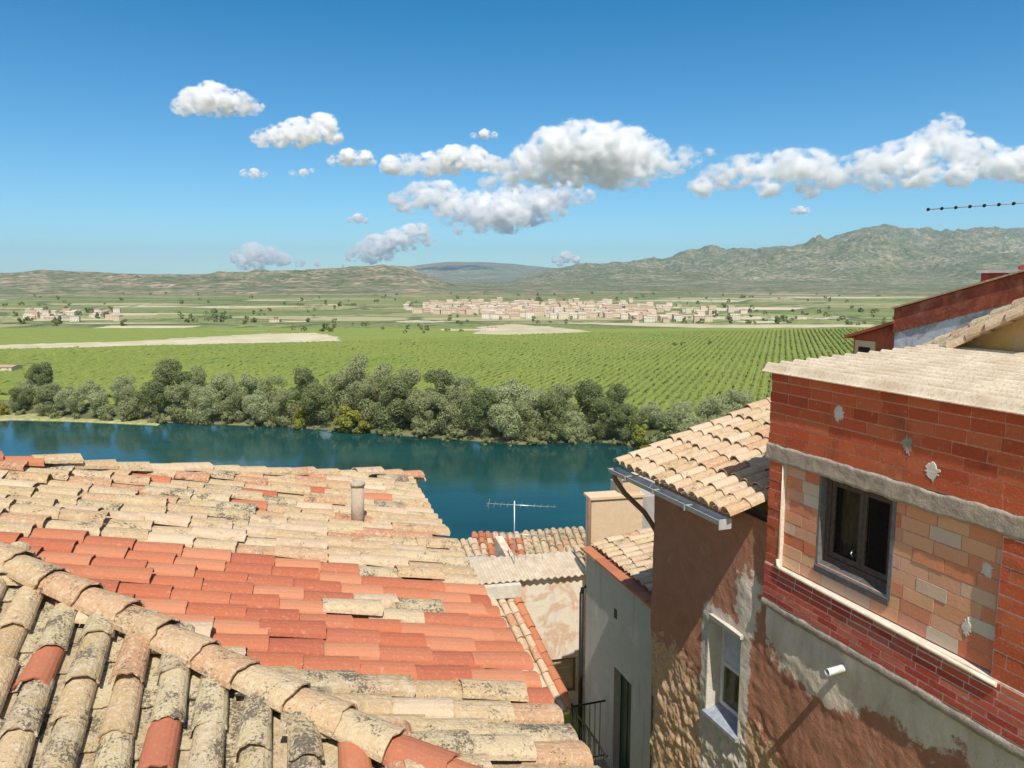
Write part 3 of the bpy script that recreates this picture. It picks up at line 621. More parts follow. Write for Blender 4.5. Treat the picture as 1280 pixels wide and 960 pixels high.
def cloud(label, base_v, puffs, seed, dens=1.0, D=None):
    """puffs: photo positions and radii of the billows; the distance follows from a cloud base at 1500 m"""
    D = D or 1500 * F / (VH - base_v); px = D / F; r = random.Random(seed); zb = CZ + (VH - base_v) * px; balls = []
    for (u, v, ra) in puffs:
        for j in range(5):
            rr = ra * (1.0 if j == 0 else r.uniform(.45, .75)); a = r.uniform(0, 6.28); du = 0 if j == 0 else math.cos(a) * ra * .65; dv = 0 if j == 0 else math.sin(a) * ra * .45
            c = at(u + du, v + dv, D + r.uniform(-.9, .9) * ra * px * 1.4); sc = rr * px * np.array([1.52, 1.55, 1.28]); c[2] = max(c[2], zb + sc[2] * .55); balls.append((c, sc))
    cc = np.mean([b[0] for b in balls], 0); R = np.median([p[2] for p in puffs]) * px
    vol = bpy.data.volumes.new('cloud'); o = bpy.data.objects.new('cloud', vol); COL.objects.link(o); o.location = cc
    mat = cloud_mat(dens * 12.0 / R, R, seed); vol.materials.append(mat)
    gm = o.modifiers.new('fog', 'NODES'); gm.node_group = fog_tree([(tuple(p - cc), tuple(q)) for p, q in balls], R / 6.5, R * .9, mat)
    return tag(o, label, 'cloud', 'clouds in the blue sky')
CLOUDS = [
    ('small solid white cumulus, highest cloud in the sky', 152, [(228, 134, 11), (248, 126, 16), (264, 114, 12), (272, 132, 18), (296, 134, 15), (318, 142, 10), (262, 143, 12)], 1.0),
    ('oval white cumulus below the highest cloud', 187, [(328, 176, 11), (350, 170, 14), (374, 166, 17), (402, 160, 16), (416, 172, 10), (360, 180, 10)], 1.0),
    ('small flat white cloud beside the oval cumulus', 211, [(418, 207, 7), (436, 203, 10), (456, 204, 9), (466, 209, 5)], .8),
    ('tiny white wisp under the oval cumulus', 225, [(306, 219, 5), (318, 221, 6), (330, 224, 4)], .45),
    ('faint thin wisp under the small flat cloud', 224, [(366, 220, 4), (380, 218, 5), (390, 213, 3)], .25),
    ('tiny lone cloud puff over the reddish hills', 281, [(438, 275, 4), (448, 273, 6), (456, 276, 4)], .4),
    ('long white cloud bank leading up to the great cumulus', 222, [(490, 208, 12), (512, 206, 13), (538, 206, 15), (566, 200, 17), (592, 198, 15), (615, 206, 12), (500, 200, 8)], .9),
    ('great towering white cumulus in the middle of the sky', 240, [(640, 214, 17), (664, 200, 21), (690, 184, 23), (714, 174, 22), (735, 180, 25), (760, 182, 26), (788, 184, 24), (812, 198, 22), (840, 206, 16), (866, 200, 11), (888, 190, 8), (720, 206, 26), (760, 212, 24), (800, 218, 18), (690, 212, 22), (640, 236, 16), (676, 230, 18), (612, 232, 12), (858, 190, 10), (780, 226, 14)], 1.0),
    ('grey bellied cumulus lower and nearer the hills than the great one', 296, [(500, 252, 13), (526, 244, 17), (550, 246, 20), (578, 256, 20), (606, 262, 22), (634, 268, 22), (660, 262, 20), (684, 250, 20), (708, 242, 16), (730, 246, 12), (640, 248, 18), (600, 280, 12), (560, 266, 16), (516, 256, 12), (690, 262, 14), (640, 286, 9), (575, 288, 8)], 1.0),
    ('low sunlit cumulus over the end of the reddish hills', 328, [(452, 312, 11), (470, 306, 13), (492, 300, 13), (514, 292, 12), (526, 288, 9), (482, 314, 12), (510, 306, 9), (440, 320, 8), (536, 300, 8), (464, 318, 12)], 1.3),
    ('faint low cumulus just over the western hills', 336, [(300, 322, 10), (318, 316, 12), (336, 320, 11), (352, 324, 9), (376, 330, 6), (398, 330, 5), (326, 328, 10), (306, 330, 9), (424, 331, 5)], .9),
    ('faint low wisp above the distant blue mountains', 333, [(694, 324, 5), (708, 321, 7), (720, 324, 5), (700, 328, 5)], .8),
    ('thin faint streak over the long white cloud bank', 180, [(592, 176, 4), (606, 173, 6), (618, 176, 4)], .25),
    ('tiny cloud puff beneath the eastern cloud bank', 269, [(992, 266, 4), (1000, 265, 5), (1008, 267, 4)], .5),
    ('huge white cloud bank with a tall turret over the mountains', 250, [(876, 234, 14), (896, 222, 17), (920, 216, 19), (944, 212, 20), (966, 208, 19), (990, 208, 20), (1014, 210, 21), (1036, 216, 20), (1060, 214, 18), (1086, 206, 19), (1108, 200, 20), (1132, 198, 22), (1156, 186, 22), (1172, 172, 19), (1182, 158, 16), (1196, 182, 19), (1216, 194, 20), (1240, 202, 20), (1264, 206, 20), (1288, 204, 22), (1316, 206, 24), (1350, 210, 24), (1390, 214, 20), (1010, 236, 14), (960, 230, 16), (1100, 222, 18), (1150, 216, 20), (1200, 218, 16), (1000, 248, 7)], 1.0),
]
for i, (lab, bv, pf, dn) in enumerate(CLOUDS): cloud(lab, bv, pf, 300 + i * 17, dn, D=60000 if bv > 325 else None)

# ------------------------------------------------------------------ haze
m = MB(); m.box(-21000, 21000, -60, 17000, -5.5, 740)
hz = bpy.data.materials.new('valley_haze'); hz.use_nodes = True; t = hz.node_tree; t.nodes.clear()
oo = t.nodes.new('ShaderNodeOutputMaterial'); pv = t.nodes.new('ShaderNodeVolumePrincipled'); pv.inputs['Color'].default_value = (.55, .78, 1.0, 1); pv.inputs['Density'].default_value = 5.2e-5; pv.inputs['Anisotropy'].default_value = .3
t.links.new(pv.outputs[0], oo.inputs['Volume']); tag(m.build('haze', hz), 'thin blue haze filling the valley air', 'haze', kind='stuff')

exec_parts = True
# ================================================================== the tiled house whose roof lies below the viewer
random.seed(42)
az = math.radians(16.3); th = math.radians(13.5)
e1 = np.array([-math.sin(az), math.cos(az), 0]); s1h = np.array([math.cos(az), math.sin(az), 0])
s1 = unit(s1h * math.cos(th) - np.array([0, 0, math.sin(th)])); n1 = unit(np.cross(s1, e1))
P1 = at(300, 720, 6.3); A1 = hit(720, 955, P1, n1)          # a point of the eave
def ab(u, v, P0=P1, n=n1): q = hit(u, v, P0, n) - A1; return q @ e1, -(q @ s1)      # along the eave, up the slope
H0 = hit(0, 708, P1, n1); H1 = hit(500, 954, P1, n1); hd = unit(H1 - H0)
n2 = unit(np.cross(hd, s1h)); n2 = n2 if n2[2] > 0 else -n2
s2 = unit(np.cross(n2, s1h)); s2 = s2 if s2[2] < 0 else -s2
house = empty('tiled_house', (A1[0] - 2.5, A1[1] + 2, 35), 0, 'old house under a broad roof of tan and red barrel tiles below the viewer', 'house')
HB = np.array(house.location)
def loc(p): return np.asarray(p) - HB
def poly_in(x, y, P):
    c = False; n = len(P)
    for i in range(n):
        x1, y1 = P[i]; x2, y2 = P[(i + 1) % n]
        if (y1 > y) != (y2 > y) and x < (x2 - x1) * (y - y1) / (y2 - y1) + x1: c = not c
    return c
RED = [ab(*p) for p in [(-300, 640), (0, 665), (90, 671), (162, 678), (310, 695), (410, 706), (450, 722), (560, 734), (592, 742), (690, 880), (640, 878), (560, 868), (440, 862), (420, 846), (290, 836), (215, 795), (120, 750), (-10, 700), (-200, 650)]]
TANP = [[ab(*p) for p in q] for q in ([(445, 746), (530, 752), (536, 768), (538, 786), (436, 780), (438, 766)], [(512, 852), (566, 850), (566, 866), (512, 868)])]
# far edge and near hip as lines in plane coordinates
Fa, Fb = ab(-200, 582), ab(512, 601); Ha = ((H0 - A1) @ e1, -((H0 - A1) @ s1)); Hb_ = ((H1 - A1) @ e1, -((H1 - A1) @ s1))
def far_lim(b): return Fb[0] + (Fa[0] - Fb[0]) * (b - Fb[1]) / (Fa[1] - Fb[1])
def near_lim(b): return Ha[0] + (Hb_[0] - Ha[0]) * (b - Ha[1]) / (Hb_[1] - Ha[1])
tan_m, red_m, low_m, in_m = MB(), MB(), MB(), MB(); SPL = [ab(0, 690), ab(640, 812)]; pitch, expo, TL = .245, .40, .48
sl_a = (Fa[0] - Fb[0]) / (Fa[1] - Fb[1]); sl_b = (Hb_[0] - Ha[0]) / (Hb_[1] - Ha[1]); APEX = (Ha[0] - sl_b * Ha[1] - Fb[0] + sl_a * Fb[1]) / (sl_a - sl_b); print('apex b', APEX)
rows = int(9.5 / pitch)
for j in range(-12, rows):
    a0 = j * pitch; off = random.uniform(0, 1) * expo; drift = random.uniform(-.01, .01)
    k = 0
    while True:
        b = -.06 + off * (k > 0) + k * expo * 1.0 + (random.uniform(-.02, .02) if k else 0)
        if k > 0: b = -.06 + (k - 1) * expo + off + random.uniform(-.02, .02) if off > .1 else -.06 + k * expo
        k += 1
        if b > APEX: break
        aj = a0 + random.uniform(-.012, .012); bc = b + .2
        if aj > far_lim(bc) + .02 or aj < near_lim(bc) - .05: continue
        isr = poly_in(aj, bc, RED) and not any(poly_in(aj, bc, q) for q in TANP)
        sag = -.04 * math.sin(math.pi * min(max(aj / 7.0, 0), 1)) * math.sin(math.pi * min(b / 5, 1)) + .03 * (fbm(aj * .7, bc * .7, 0, 6) - .5)
        jt = .012 if isr else .045; yaw = random.gauss(0, jt); tilt = .045 + random.gauss(0, .006 if isr else .014)
        lift = random.choice([0, 0, .01, .02, .045]) if not isr else (0 if random.random() > .04 else .03)
        ax = unit(s1 + e1 * yaw + n1 * tilt)
        O = A1 + e1 * aj - s1 * (b + TL) + n1 * (.012 + sag + lift)
        mt = 0; ins = (not isr) and any(poly_in(aj, bc, q) for q in TANP); low = aj < SPL[0][0] + (SPL[1][0] - SPL[0][0]) * (bc - SPL[0][1]) / (SPL[1][1] - SPL[0][1])
        tm = red_m if isr else in_m if ins else low_m if low else tan_m
        if not isr: mt = random.choices([0, 1, 2, 3], [11, 1.6 if aj > 1.2 else 7, .7, 2.2 if aj > 1.2 else .6])[0]
        tm.tile(loc(O), ax, n1, TL * random.uniform(.97, 1.03), random.uniform(.106, .114), random.uniform(.122, .134), mt, flat=.50 if isr else .55, rag=.004 if isr else .010)
        if random.random() < .9:      # channel tile beside it
            O2 = A1 + e1 * (aj + pitch / 2) - s1 * (b + TL + .1) + n1 * (.045 + sag)
            tm.tile(loc(O2), unit(s1 + n1 * .03), n1, TL, .11, .09, mt, True, 5, .45)
roof_far = tan_m.build('roof', [M_TAN, M_LICH, M_RED, M_PALE], house); roof_far['label'] = 'slope of old tan tiles falling to the street'
low_m.build('roof', [M_TAN, M_LICH, M_RED, M_PALE], house)['label'] = 'strip of speckled tiles at the street corner'
in_m.build('tile_patch', [M_TAN, M_LICH, M_RED, M_PALE], house)['label'] = 'few old tan tiles set in the red patch'
rp_ = red_m.build('tile_patch', [M_RED], house); rp_['label'] = 'patch of newer red tiles'
# bed under the tiles, walls
def P3(a, b, dz=0): return A1 + e1 * a - s1 * b + n1 * dz
m = MB(); top = APEX
bed = [P3(near_lim(0) - .1, 0, -.05), P3(far_lim(0) - .05, 0, -.05), P3(far_lim(top), top, -.05), P3(near_lim(top), top, -.05)]
m.add([loc(p) for p in bed] + [loc(p - n1 * .12) for p in bed], [(0, 1, 2, 3), (7, 6, 5, 4), (0, 4, 5, 1), (1, 5, 6, 2), (2, 6, 7, 3), (3, 7, 4, 0)])
hip_end = H1 + hd * 1.42
hip_at = lambda t: H0 + hd * t
TAP = float((P3(far_lim(APEX), APEX) - H0) @ hd); q = [hip_end, hip_at(TAP)]; w2 = [q[0] - n2 * .02, q[1] - n2 * .02, q[1] - s1h * 1.5 + s2 * 1.2 - n2 * .02, q[0] - s1h * 7 + s2 * .1 - n2 * .02]
m.add([loc(p) for p in w2] + [loc(p - n2 * .12) for p in w2], [(0, 1, 2, 3), (7, 6, 5, 4), (0, 4, 5, 1), (1, 5, 6, 2), (2, 6, 7, 3), (3, 7, 4, 0)])
m.build('roof_bed', [M_LICH], house)
m = MB(); c0 = P3(near_lim(0), .35); c1 = P3(far_lim(0.2) - .3, .35); bk = s1h * -5.2
c2 = P3(far_lim(4) - .6, 4); c3 = c0 - s1h * 4
m.hexa([loc(np.array([p[0], p[1], 34])) for p in (c3, c0, c1, c2)] + [loc(np.array([p[0], p[1], c0[2] - .2])) for p in (c3, c0, c1, c2)])
m.build('wall', [M_PATCHY], house)
# near slope
near = MB(); pit2, ex2, TL2 = .262, .36, .46
for j in range(-22, 20):
    c0_ = j * pit2; off = random.uniform(0, .36)
    base = H1 + s1h * c0_
    # where this column meets the hip
    dd = np.array([hd, -s2]).T; sol = np.linalg.lstsq(np.array([hd, -s2]).T, base - H0, rcond=None)[0]; start = hip_at(max(sol[0], TAP - 6))
    if sol[0] < TAP: continue
    for k in range(0, 16):
        b = -.18 + off + k * ex2 + random.uniform(-.03, .03); O = start + s2 * (b - .05)
        if O[2] < A1[2] - 1.7 or (O - CAMP)[1] < .6: break
        yaw = random.gauss(0, .035); ax = unit(s2 + s1h * yaw + n2 * (.055 + random.gauss(0, .012)))
        mt = random.choices([0, 1, 2], [5, 4.5, .9])[0]
        near.tile(loc(O + n2 * (.035 + random.choice([0, 0, .015])) + s1h * random.gauss(0, .008)), ax, n2, TL2 * random.uniform(.95, 1.05), random.uniform(.082, .090), random.uniform(.098, .108), mt, flat=.80, rag=.012, seg=9)
        O2 = start + s1h * pit2 / 2 + s2 * (b + .1); near.tile(loc(O2 + n2 * .04), unit(s2 + n2 * .03), n2, TL2, .115, .095, 1, True, 6, .5)
near.build('roof', [M_TAN, M_LICH, M_ORANGE], house)['label'] = 'near slope of heavily lichened barrel tiles'
hip = MB(); nh = unit(n1 + n2); t = TAP; i = 0
while t < 5.6:
    O = hip_at(t) + nh * (.055 + random.uniform(-.008, .008)); last = t > 3.75
    hip.tile(loc(O), unit(hd + nh * .05 + np.cross(nh, hd) * random.gauss(0, .03)), nh, .47, .118, .142, 1 if 3.40 < t < 3.78 else 0, flat=.72, seg=9, rag=.014); t += .375 + random.uniform(-.02, .02); i += 1
hip.build('hip_ridge', [M_TAN, M_ORANGE], house)
# mortar fillets along the hip
m = MB(); 
verge = MB(); F0, F1 = P3(far_lim(APEX), APEX), P3(Fb[0], Fb[1]); fd = unit(F1 - F0); t = 0; Lf = np.linalg.norm(F1 - F0)
while t < Lf - .25:
    verge.tile(loc(F0 + fd * t + n1 * (.06 + random.choice([0, 0, .02, .05]))), unit(fd + n1 * (.03 + random.gauss(0, .015)) + np.cross(n1, fd) * random.gauss(0, .04)), n1, .46, .10, .125, random.choice([0, 0, 0, 1, 2]), flat=.6, rag=.012); t += .37
verge.tile(loc(F1 + fd * -.12 + n1 * .03), fd, n1, .36, .09, .10, 1, flat=.6)
verge.build('verge', [M_TAN, M_PALE, M_ORANGE], house)
m = MB(); vb = hit(447, 655, P1, n1); vt = at(447, 604, float(vb[1]) + .02)
m.tube([loc(vb - np.array([0, 0, .1])), loc(vt)], .075, 0, 14); m.tube([loc(vt - np.array([0, 0, .03])), loc(vt + np.array([0, 0, .012]))], .085, 0, 14)
m.build('vent_pipe', [concrete_mat('vent_clay', (.42, .33, .24), (.56, .46, .35))], house)
# ================================================================== shared builders for the other houses
def frame_pt(o, x, y, z):                 # local metres of an empty turned about Z, to the world
    c, s_ = math.cos(o.rotation_euler.z), math.sin(o.rotation_euler.z)
    return np.array([o.location.x + c * x - s_ * y, o.location.y + s_ * x + c * y, o.location.z + z])
def tile_field(m, O, across, down, W, L, mats, wts, pitch=.21, expo=.33, TL=.42, r=(.082, .098), jit=.02, flat=.8, skip=None):
    """rows of barrel tiles over a roof plane: O its upper corner, local coordinates"""
    across = unit(across); down = unit(down); nr = unit(np.cross(down, across)); nr = nr if nr[2] > 0 else -nr
    for j in range(int(W / pitch) + 1):
        off = random.uniform(0, .12)
        for k in range(int(L / expo) + 1):
            b = L - (k + 1) * expo + (off if k else 0) - .05; c = O + across * (j * pitch + random.gauss(0, .006)) + down * b
            if b < -.3 or (skip and skip(c)): continue
            m.tile(c + nr * (.03 + random.choice([0, 0, .012])), unit(down + nr * (.05 + random.gauss(0, .01)) + across * random.gauss(0, jit)), nr, TL, r[0] + random.uniform(-.004, .004), r[1] + random.uniform(-.004, .006), random.choices(mats, wts)[0], flat=flat, rag=.008)
            if j < int(W / pitch): m.tile(c + across * pitch / 2 + nr * .03 - down * .06, unit(down + nr * .03), nr, TL, r[1], r[0], mats[0], True, 5, .5)
def slab(m, O, across, down, W, L, th=.12, dn=.03, mat=0):
    across = unit(across); down = unit(down); nr = unit(np.cross(down, across)); nr = nr if nr[2] > 0 else -nr
    P = [O - nr * dn, O + across * W - nr * dn, O + across * W + down * L - nr * dn, O + down * L - nr * dn]; Q = [p - nr * th for p in P]
    m.hexa(Q + P, mat)
def bricks(m, t0, t1, z0, z1, L, h, g, y, dep=.06, holes=(), jit=.003, sub=None):
    n = int(round((z1 - z0) / (h + g)))
    hh = (z1 - z0) / n - g
    for i in range(n):
        za = z0 + i * (hh + g) + g / 2; zb = za + hh; t = t0 - random.uniform(0, 1) * L if i % 2 else t0 - random.uniform(.3, .6) * L * .2
        while t < t1:
            l = L * random.uniform(.93, 1.05); a, b = max(t, t0), min(t + l, t1); t += l + g
            seg = [(a, b)]
            for (h0, h1, w0, w1) in holes:
                if zb > w0 + .012 and za < w1 - .012:
                    seg = [q for a_, b_ in seg for q in ((a_, min(b_, h0)), (max(a_, h1), b_)) if q[1] - q[0] > .02]
            for a_, b_ in seg:
                if b_ - a_ > .02:
                    dy = random.uniform(-jit, jit); m.box(a_, b_, y + dy, y + dep, za + random.uniform(-.002, .002), zb + random.uniform(-.002, .002), 0, .0012)
def rough_slab(t0, t1, z0, z1, y, dep, amp, step=.03, seed=0, rag=.0):
    T = np.arange(t0, t1 + step, step); Z = np.linspace(z0, z1, max(4, int((z1 - z0) / step) + 1)); TT, ZZ = np.meshgrid(T, Z, indexing='ij')
    w = np.clip(np.minimum(ZZ - z0, z1 - ZZ) / .012, 0, 1); YY = y + amp * (fbm(TT * 11, ZZ * 11, 0, seed, 5, .65) - .5) * 2 + (1 - w) * dep * .16
    ed = rag * (fbm(TT * 5, ZZ * 0 + 1, 0, seed + 5) - .5) * 2; ZZ = ZZ + ed * (np.abs(ZZ - (z0 + z1) / 2) / ((z1 - z0) / 2))
    V = np.stack([TT, YY, ZZ], -1); nT, nZ = TT.shape; bk = V.copy(); bk[..., 1] = y + dep
    Vs = np.concatenate([V.reshape(-1, 3), bk[:, [0, -1]].reshape(-1, 3)]); Q = [grid_faces(nT, nZ)]; b = nT * nZ
    i = np.arange(nT - 1)
    Q.append(np.stack([i * nZ, b + i * 2, b + (i + 1) * 2, (i + 1) * nZ], -1)); Q.append(np.stack([i * nZ + nZ - 1, (i + 1) * nZ + nZ - 1, b + (i + 1) * 2 + 1, b + i * 2 + 1], -1))
    return Vs, np.concatenate(Q)[:, ::-1]

# ================================================================== the brick house on the brown rendered house
random.seed(77)
RZ = math.atan2(-.935, .354)
bh = empty('brick_house', (2.788, 8.0, CZ), RZ, 'bare red brick storey with a wood window built on a brown rendered house', 'house')
m = MB(); bricks(m, -.05, 4.4, -1.73, -.955, .285, .10, .013, 0.0, jit=.0012); m.build('upper_wall', [M_BRICK], bh)['label'] = 'deep red bare brick'
m = MB(); m.box(-.045, 4.4, .0055, .24, -1.735, -.96); m.build('upper_wall_mortar', [M_MORT_R], bh)
link('concrete_beam', mesh_np('concrete_beam', *rough_slab(-.06, 4.4, -1.915, -1.73, -.018, .08, .007, .015, 3, .022), [M_CONC], True), bh)
m = MB(); m.box(-.045, 4.4, .055, .24, -1.91, -1.74); m.box(-.36, -.05, .25, .45, -1.92, -1.76, 0, .01); m.build('beam_core', [M_CONC], bh)
HOLE = (.68, 1.60, -2.83, -1.90)
m = MB(); bricks(m, .21, 2.62, -3.04, -1.915, .30, .118, .008, .045, .06, [HOLE]); m.build('infill_wall', [M_INFILL], bh)['label'] = 'pale mixed brick infill'
m = MB(); y0, y1 = .049, .22
m.box(.21, HOLE[0], y0, y1, -3.04, -1.915); m.box(HOLE[1], 2.62, y0, y1, -3.04, -1.915); m.box(HOLE[0], HOLE[1], y0, y1, -3.04, HOLE[2]); m.box(HOLE[0], HOLE[1], y0, y1, HOLE[3], -1.915); m.build('infill_mortar', [M_MORT_P], bh)
m = MB(); bricks(m, 0.0, .19, -3.05, -1.92, .21, .095, .012, -.01, .2); m.build('brick_pier', [M_BRICK], bh); m = MB(); bricks(m, 2.64, 4.4, -3.05, -1.92, .27, .10, .012, -.01, .2); m.build('brick_pier', [M_BRICK], bh)
m = MB(); m.box(.004, .205, .0, .2, -3.05, -1.917); m.build('pier_mortar', [M_MORT_W], bh); m = MB(); m.box(2.63, 4.4, .0, .2, -3.05, -1.917); m.build('pier_mortar', [M_MORT_W], bh)
m = MB(); bricks(m, 0.0, 4.4, -3.46, -3.062, .24, .052, .013, -.022, jit=.0012); m.build('lower_wall', [M_DKBRICK], bh)['label'] = 'dark red thin bricks with pale mortar'
m = MB(); m.box(.003, 4.4, -.0165, .24, -3.465, -3.05); m.build('lower_wall_mortar', [M_MORT_W], bh)
link('cement_ledge', mesh_np('cement_ledge', *rough_slab(-.01, 4.4, -3.56, -3.46, -.03, .10, .010, .025, 13, .018), [M_CONC], True), bh)
# grey mortar dabs
for (t_, z_, w_, h_, mm) in [(.93, -1.26, .055, .07, M_CONC_L), (1.72, -1.40, .05, .075, M_CONC), (1.98, -1.58, .065, .065, M_CONC_L), (2.36, -2.78, .035, .07, M_CONC_L), (2.49, -2.24, .05, .06, M_CONC_L)]:
    yb = 0 if z_ > -1.73 else .045; n_ = 26; ring = [(t_ + w_ * math.cos(6.283 * i / n_) * q_, z_ + h_ * math.sin(6.283 * i / n_) * q_) for i in range(n_) for q_ in (random.uniform(.62, 1.3),)]
    m = MB(); m.add([(a, yb - .005, b) for a, b in ring] + [(t_ + (a - t_) * 1.1, yb + .004, z_ + (b - z_) * 1.1) for a, b in ring] , [tuple(range(n_))[::1]] + [(i, n_ + i, n_ + (i + 1) % n_, (i + 1) % n_) for i in range(n_)]); m.build('mortar_dab', [mm], bh)
# window
wf = MB(); a, b, c, d = HOLE; yf = .115
wf.box(a + .03, a + .085, yf, yf + .06, c + .02, d - .015); wf.box(b - .085, b - .03, yf, yf + .06, c + .02, d - .015); wf.box(a + .085, b - .085, yf, yf + .06, d - .065, d - .015); wf.box(a + .085, b - .085, yf, yf + .06, c + .02, c + .085)
window = wf.build('window', [M_WOODF], bh)
mid = 1.165
for (x0, x1, nm) in ((a + .09, mid, 0), (mid + .004, b - .09, 1)):
    sm = MB(); q = .042; ys = yf + .012
    sm.box(x0, x0 + q, ys, ys + .04, c + .09, d - .07); sm.box(x1 - q, x1, ys, ys + .04, c + .09, d - .07); sm.box(x0 + q, x1 - q, ys, ys + .04, c + .09, c + .145); sm.box(x0 + q, x1 - q, ys, ys + .04, d - .07 - q, d - .07)
    sm.build('sash', [M_WOODF], window)
    g = MB(); g.box(x0 + q, x1 - q, ys + .018, ys + .024, c + .145, d - .07 - q); g.build('pane', [M_GLASS], window)
m = MB(); m.box(a, a + .028, .043, .20, c, d); m.box(b - .028, b + .012, .038, .20, c - .02, d); m.box(a + .03, b - .03, .05, .20, d - .013, d + .002); m.build('window_trim', [plain('grey_window_stone', (.20, .19, .18), .8, 0, .2, 20)], bh)
m = MB(); n_ = 40; refl = [(a + .1 + (mid - a - .12) * i / n_, .26 + .012 * math.sin(i * .9), z) for z in (c + .1, d - .08) for i in range(n_ + 1)]; m.add(refl, [(i, i + 1, n_ + 2 + i, n_ + 1 + i) for i in range(n_)]); m.build('roof_reflection', [plaster_mat('mottled_reflection', [(.30, .20, .10), (.52, .37, .2), (.2, .13, .07), (.58, .44, .26)], .3, .1)], window)  # mottled sheet behind the pane, coloured to imitate the tiled roof's reflection
m = MB(); m.hexa([(a + .0, .028, c - .085), (b - .0, .028, c - .085), (b - .0, .113, c - .085), (a + .0, .113, c - .085), (a + .0, .028, c - .02), (b - .0, .028, c - .02), (b - .0, .113, c + .025), (a + .0, .113, c + .025)]); m.build('sill', [plain('grey_sill', (.12, .115, .11), .8, 0, .2, 20)], bh)
m = MB(); m.tube([(mid - .06, yf - .02, c + .20), (mid - .06, yf - .045, c + .235), (mid - .06, yf - .02, c + .27)], .008, 0, 6); m.build('handle', [M_ALU], window)
m = MB()  # the room's walls
m.box(0.02, .2, .25, 2.3, -3.4, -.99); m.box(.2, 4.4, 2.2, 2.3, -3.4, -.99); m.box(4.3, 4.4, .25, 2.2, -3.4, -.99); m.box(.2, 4.3, .25, 2.2, -3.5, -3.4); m.build('side_wall', [M_MORT_R], bh)
# corrugated roof
ny, nt = 240, 60; yy_ = np.linspace(-.07, 2.42, ny); t_ = np.linspace(-.13, 4.5, nt); TT, YY = np.meshgrid(t_, yy_, indexing='ij')
ZZ = -.915 + .055 * YY - .042 * np.cos(2 * math.pi * (YY + .07) / .177) + .006 * (fbm(TT * 2, YY * 2, 0, 4) - .5)
V = np.stack([TT, YY, ZZ], -1).reshape(-1, 3); V2 = V - np.array([0, 0, .009]); n_ = len(V); G_ = grid_faces(nt, ny)
per = np.concatenate([np.arange(ny), np.arange(1, nt) * ny + ny - 1, (nt - 1) * ny + np.arange(ny - 2, -1, -1), np.arange(nt - 2, 0, -1) * ny]); pe = np.roll(per, -1)
link('corrugated_roof', mesh_np('corrugated_roof', np.concatenate([V, V2]), np.concatenate([G_, G_[:, ::-1] + n_, np.stack([per, per + n_, pe + n_, pe], -1)]), [M_FIBRO], False), bh)
m = MB(); m.box(-.08, 4.4, -.012, .20, -.962, -.945); m.build('roof_batten', [M_FRAMEB], bh)
# pipes
m = MB(); m.tube([(.205, -.008, -1.93), (.205, -.009, -2.4), (.205, -.012, -2.98)], .007, 0, 8); m.tube([(.205, -.02, -2.96), (.215, -.024, -3.02), (.26, -.03, -3.042)] + [(.3 + i * .3, -.03, -3.045 - .004 * i + .004 * random.uniform(-1, 1)) for i in range(9)], .020, 0, 10); m.build('water_pipe', [M_IVORY], bh)
m = MB(); n_ = 14
for r0_, r1_ in ((.036, .036),):
    o1 = [(1.16 + r0_ * math.cos(6.283 * i / n_), .06, -3.72 + r0_ * math.sin(6.283 * i / n_)) for i in range(n_)]; o2 = [(x, -.19, z - .012) for x, y, z in o1]; i2 = [(1.16 + (x - 1.16) * .8, -.19, -3.732 + (z + .012 + 3.72) * .8) for x, y, z in o1]; i1 = [(x, -.02, z) for x, y, z in i2]
    m.add(o1 + o2 + i2 + i1, [(i, n_ + i, n_ + (i + 1) % n_, (i + 1) % n_) for i in range(n_)] + [(n_ + i, 2 * n_ + i, 2 * n_ + (i + 1) % n_, n_ + (i + 1) % n_) for i in range(n_)] + [(2 * n_ + i, 3 * n_ + i, 3 * n_ + (i + 1) % n_, 2 * n_ + (i + 1) % n_) for i in range(n_)])
m.build('drain_spout', [M_WHITE], bh)
# brown rendered wall, one skin with its window opening
st = .022; T = np.arange(-2.42, 4.5, st); Z = np.arange(-9.8, -2.64, st); TT, ZZ = np.meshgrid(T, Z, indexing='ij')
W0, W1, WB, WT = -1.05, -.42, -5.40, -4.16
rub_line = -3.9 - (TT + .95) * -1.55 * 1.0
rubz = np.clip((-5.05 - ZZ) / .5 + .5 + (fbm(TT * 1.1, ZZ * 1.1, 0, 33) - .5) * 1.4 - np.clip(TT + .1, 0, 2) * .75, 0, 1) * (TT < 3)
cemz = np.maximum(np.clip((ZZ + 4.06 + .22 * (fbm(TT * 3.1, 0 * TT, 0, 52) - .5) + .10 * np.sin(TT * 2.3) + .12 * np.clip(-TT + .7, 0, 1)) / .7 + .5, 0, 1) * (TT > -.02) + .5 * (ZZ > -3.62) * (TT > -.02), np.clip(1.05 - np.hypot((TT + .32) / .38, (ZZ + 3.62) / .62) * .85, 0, 1))
dx = np.maximum(np.maximum(W0 - TT, TT - W1), 0); dz_ = np.maximum(np.maximum(WB - ZZ, ZZ - WT), 0)
crz = np.clip(1.15 - np.hypot(dx / .20, np.where(ZZ < WB, dz_ / 1.1, dz_ / .22)) * .8, 0, 1)
cemz = cemz * np.clip(.35 + 1.25 * fbm(TT * 2.6, ZZ * 2.6, 0, 57, 4), 0, 1.15)
big = fbm(TT * 1.3, ZZ * 1.3, 0, 40) - .5; sm_ = fbm(TT * 12, ZZ * 12, 0, 41, 4) - .5; md_ = fbm(TT * 9 + ZZ * 4, ZZ * 9, 0, 43, 4, .6) - .5
YY = .055 + .045 * big + .012 * sm_ + rubz * (.07 * md_ + .03 * sm_ + .015) - .022 * np.clip(cemz * 2 - .6, 0, 1) - .012 * np.clip(crz * 2 - .6, 0, 1)
